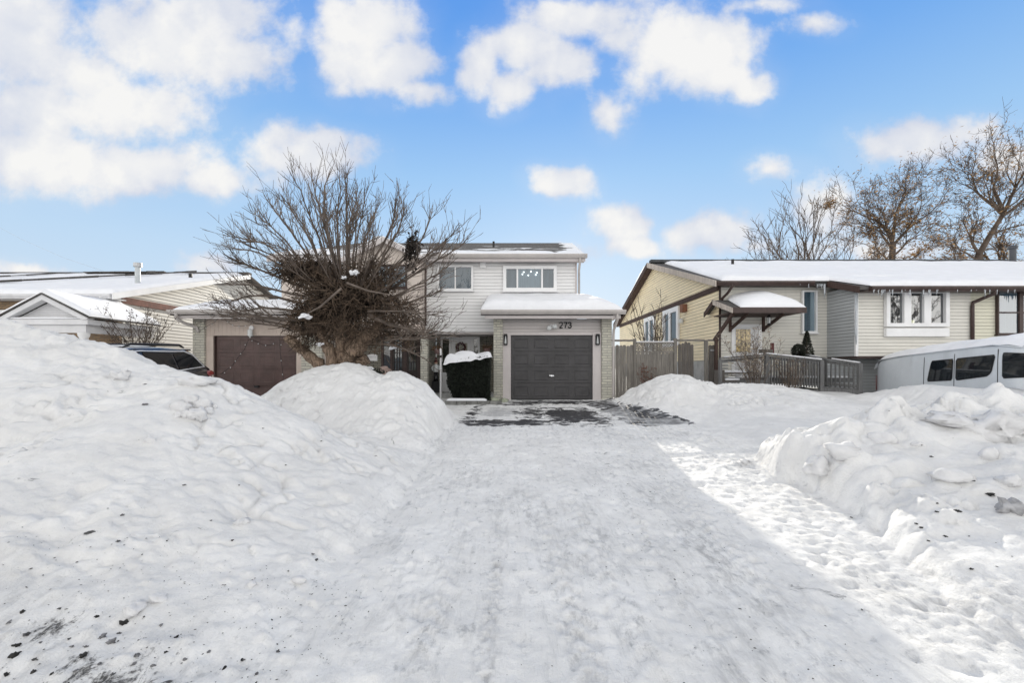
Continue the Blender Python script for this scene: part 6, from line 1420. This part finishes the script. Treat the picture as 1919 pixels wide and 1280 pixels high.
p = at(722, 690, 15.2); m = MB(); m.lump((p.x, 15.2, p.z - .1), (.2, .16, .16), 6, 10, .12); b = m.build('boulder', plain('pinkish_rock', (.33, .25, .22), .9, .2, 7, bmp=.6), smooth=True); tag(b, 'rounded pinkish rock behind the snowbank near the dark glazed doors', 'rock')
p = at(697, 696, 13.0); t = thing('snowy_bush', 'low dark bush with a snow puff behind the snowbank below the mailbox', 'shrub', p); rg = random.Random(8); m = MB()
for _ in range(420): leafcards(m, p + V((rg.gauss(0, .17), rg.gauss(0, .1), abs(rg.gauss(0, .06)) - .06)), rg, 1, .02, .04)
m.build('foliage', GREEN, t); m = MB(); m.lump(p + V((-.02, -.1, .07)), (.10, .08, .07), 5, 8, .35); m.build('snow_cover', SNOW, t, smooth=True)
def lights():
    t = thing('string_lights', 'sagging string of little white lights across the brown garage front', 'string lights', at(400, 600, 14.5)); m = MB(); rg = random.Random(2); Y = 14.62; pts_all = []
    def run(pts, Y=Y):
        P_ = [at(a, b, Y) for a, b in pts]; m.tube(P_, .006, 4)
        for i in range(len(P_) - 1): pts_all.append((P_[i] + P_[i+1])/2)
    run([(378, 618), (390, 610), (402, 604), (410, 596), (413, 590)]); run([(420, 598), (430, 606), (440, 611), (455, 611), (468, 609), (478, 602), (485, 598), (490, 594)]); run([(466, 636), (458, 655), (446, 670), (438, 682), (424, 694), (413, 702)], 14.83); run([(524, 631), (525, 660), (529, 690), (531, 712)], 14.83); run([(468, 635), (480, 640), (494, 647), (508, 646), (518, 641)], 14.83)
    m.build('wire', BLACK, t)
    for c in pts_all:
        m = MB(); m.lump(c + V((rg.uniform(-.05, .05), -.015, -.015)), (.013, .013, .018), 1, 6, 0); m.build('bulb', FROST, t, smooth=True)
lights()
p0 = at(1738, 765, 6.5); m = MB(); m.beam(at(1738, 768, 6.1), at(1815, 763, 6.1), .03, .09); b = m.build('board', FENCE, bevel=.005); tag(b, 'grey weathered board sticking out of the crest of the right snowbank', 'board')
m = MB(); m.tube([at(-40, 405, 34), at(40, 448, 33), at(122, 484, 32), at(260, 530, 30.5)], .007, 5); tag(m.build('overhead_wire', plain('wire_grey', (.45, .48, .52), .6)), 'thin overhead wire crossing the sky above the left bungalow', 'wire')

# ================================================================ camera, sun, sky
cam = bpy.data.cameras.new('camera'); co = bpy.data.objects.new('camera', cam); COL.objects.link(co); scene.camera = co
co.location = (0, 0, CAMZ); co.rotation_euler = (R(90), 0, 0); cam.sensor_width = 36; cam.lens = F/1919*36; cam.shift_y = 50/1919; cam.clip_start = .05; cam.clip_end = 3000
SUN_EL = R(15.3); ax, ay = .125, 1.0     # the sun stands behind the houses, a little to the right
az = math.atan2(ax, ay)
sl = bpy.data.lights.new('sun', 'SUN'); sl.energy = 5.0; sl.angle = R(.55); sl.color = (1, .93, .80); so = bpy.data.objects.new('sun', sl); COL.objects.link(so)
sd = V((math.sin(az)*math.cos(SUN_EL), math.cos(az)*math.cos(SUN_EL), math.sin(SUN_EL))); so.rotation_euler = (-sd).to_track_quat('-Z', 'Y').to_euler(); so.location = (20, 60, 40)

w = bpy.data.worlds.new('World'); scene.world = w; w.use_nodes = True; nt = w.node_tree; nt.nodes.clear()
out = nt.nodes.new('ShaderNodeOutputWorld'); bg = nt.nodes.new('ShaderNodeBackground'); nt.links.new(bg.outputs[0], out.inputs[0]); bg.inputs['Strength'].default_value = .1
sky = nt.nodes.new('ShaderNodeTexSky'); sky.sky_type = 'NISHITA'; sky.sun_disc = False; sky.sun_elevation = SUN_EL; sky.sun_rotation = az; sky.air_density = 1.0; sky.dust_density = .3; sky.ozone_density = 2.0
tc = nt.nodes.new('ShaderNodeTexCoord'); sx = nt.nodes.new('ShaderNodeSeparateXYZ'); nt.links.new(tc.outputs['Generated'], sx.inputs[0])
dx, dy, dz = sx.outputs
M = lambda op, a, b=None, c=None, clamp=False: math_(nt, op, a, b, c, clamp)
ramp = nt.nodes.new('ShaderNodeValToRGB'); cr = ramp.color_ramp; cr.elements[0].position = 0; cr.elements[0].color = (.70, .80, .90, 1); cr.elements[1].position = 1; cr.elements[1].color = (.10, .30, .80, 1)
for p_, c_ in ((.10, (.66, .79, .93)), (.22, (.56, .75, .96)), (.38, (.36, .62, .96)), (.52, (.19, .45, .93)), (.62, (.12, .36, .90))):
    e = cr.elements.new(p_); e.color = (*c_, 1)
nt.links.new(M('MAXIMUM', dz, 0.0), ramp.inputs[0])
skym = nt.nodes.new('ShaderNodeVectorMath'); skym.operation = 'SCALE'; nt.links.new(ramp.outputs[0], skym.inputs[0]); skym.inputs[3].default_value = 10.0
skyc = mix(nt, .88, sky.outputs[0], skym.outputs[0])
# clouds: flat-bottomed cumulus placed by compass bearing, broken up by noise
fwd = M('MAXIMUM', dy, .08); u = M('DIVIDE', dx, fwd); v = M('DIVIDE', dz, fwd)
cb = nt.nodes.new('ShaderNodeCombineXYZ'); nt.links.new(u, cb.inputs[0]); nt.links.new(v, cb.inputs[1])
def nz(vec, scale, det, rough, w_=0):
    n = nt.nodes.new('ShaderNodeTexNoise'); n.inputs['Scale'].default_value = scale; n.inputs['Detail'].default_value = det; n.inputs['Roughness'].default_value = rough
    nt.links.new(vec, n.inputs['Vector']); return n
n1 = nz(cb.outputs[0], 5.5, 6, .55); ns = nt.nodes.new('ShaderNodeSeparateXYZ'); nt.links.new(n1.outputs['Color'], ns.inputs[0])
u2 = M('ADD', u, M('MULTIPLY', M('SUBTRACT', ns.outputs[0], .5), .11)); v2 = M('ADD', v, M('MULTIPLY', M('SUBTRACT', ns.outputs[1], .5), .09))
n2 = nz(cb.outputs[0], 13, 9, .58).outputs[0]; n3 = nz(cb.outputs[0], 3.2, 5, .5).outputs[0]
CL = [(40, 70, 190, 140, 1), (340, 55, 235, 110, 1.05), (430, 105, 135, 82, 1.05), (80, 200, 210, 95, .95), (240, 195, 170, 78, .95), (150, 140, 140, 75, .8), (60, 300, 260, 78, 1.1), (250, 318, 190, 60, 1.1), (400, 335, 105, 38, 1), (582, 288, 150, 62, 1.1), (600, 258, 80, 42, 1),
      (690, 55, 112, 92, 1.1), (742, 115, 98, 76, 1.1), (640, 118, 68, 62, .95), (790, 165, 58, 36, .9), (905, 125, 62, 66, 1), (950, 160, 66, 46, .95), (990, 95, 110, 66, 1.05), (1070, 35, 140, 60, .95), (1040, 125, 95, 62, .95), (1160, 40, 120, 70, .75), (1290, 85, 150, 92, 1.1), (1335, 130, 110, 62, 1.05), (1230, 130, 90, 60, .7), (1400, 155, 60, 42, .9), (1150, 205, 60, 50, .68), (1440, 5, 120, 24, .6),
      (1540, 45, 70, 32, .68), (1715, 268, 130, 52, 1), (1830, 248, 95, 34, .75), (1895, 285, 80, 45, .95), (1055, 340, 74, 38, 1.15), (1160, 425, 74, 50, 1.2), (1180, 458, 80, 30, 1.1), (1335, 440, 100, 48, 1.1), (1410, 462, 70, 26, .8), (1545, 395, 80, 60, .8), (1440, 325, 62, 30, .66), (395, 490, 80, 34, .85), (40, 505, 100, 20, .75), (1640, 470, 170, 36, .55), (1060, 472, 130, 26, .6)]
D = None; B = None
for (px, py, a, b, wt) in CL:
    uc, vc = (px - CX)/F, (HY - py)/F; a, b = a*1.12/F, b*1.12/F
    e1 = M('DIVIDE', M('SUBTRACT', u2, uc), a); dvv = M('SUBTRACT', v2, vc)
    e2 = M('DIVIDE', dvv, b)
    r = M('SQRT', M('ADD', M('MULTIPLY', e1, e1), M('MULTIPLY', e2, e2)))
    q = M('MULTIPLY', M('SUBTRACT', 1.0, r), wt)
    D = q if D is None else M('SMOOTH_MAX', D, q, .22)
front = maprange(nt, dy, .30, .50); low = M('MULTIPLY', front, maprange(nt, dz, .66, .78, 1, 0))
dens = M('ADD', D, M('ADD', M('MULTIPLY', M('SUBTRACT', n2, .5), 1.15), M('MULTIPLY', M('SUBTRACT', n3, .5), .6)))
haze = M('MULTIPLY', maprange(nt, M('ADD', D, M('MULTIPLY', M('SUBTRACT', n3, .5), 1.2)), -.35, .5), .13)
al = M('MAXIMUM', M('MULTIPLY', maprange(nt, dens, .0, .58), .97), haze)
# the rest of the sky, overhead and behind: unseen bright cloud added to fill the shaded fronts
nb = nz(tc.outputs['Generated'], 2.6, 8, .55).outputs[0]; alb = maprange(nt, nb, .26, .40)
alpha = M('ADD', M('MULTIPLY', al, low), M('MULTIPLY', alb, M('SUBTRACT', 1.0, low)))
n5 = nz(cb.outputs[0], 7.0, 6, .55).outputs[0]
sh = M('ADD', M('MULTIPLY', maprange(nt, dens, .2, 1.0), .45), M('ADD', M('MULTIPLY', maprange(nt, n3, .40, .60), .45), M('MULTIPLY', maprange(nt, n5, .42, .60), .35)), clamp=True)
cc = mix(nt, sh, (.64, .685, .80), (.94, .93, .91))
lowc = maprange(nt, dz, .0, .75, 1, 0, 'LINEAR')
cb_ = mix(nt, lowc, (BACK*.72, BACK*.73, BACK*.755), (BACK*2.35, BACK*2.31, BACK*2.24))
cmix = mix(nt, low, cb_, cc)
cs = nt.nodes.new('ShaderNodeVectorMath'); cs.operation = 'SCALE'; nt.links.new(cmix, cs.inputs[0]); cs.inputs[3].default_value = 10.0
fin = mix(nt, alpha, skyc, cs.outputs[0])
nt.links.new(fin, bg.inputs['Color'])

scene.view_settings.view_transform = 'Standard'; scene.view_settings.look = 'None'; scene.view_settings.exposure = 0; scene.view_settings.gamma = 1
scene.render.engine = 'CYCLES'; scene.cycles.max_bounces = 6; scene.cycles.diffuse_bounces = 3; scene.cycles.glossy_bounces = 3; scene.cycles.use_adaptive_sampling = True; scene.cycles.adaptive_threshold = .02; scene.cycles.transparent_max_bounces = 12; scene.cycles.use_denoising = True; scene.cycles.sample_clamp_indirect = 6
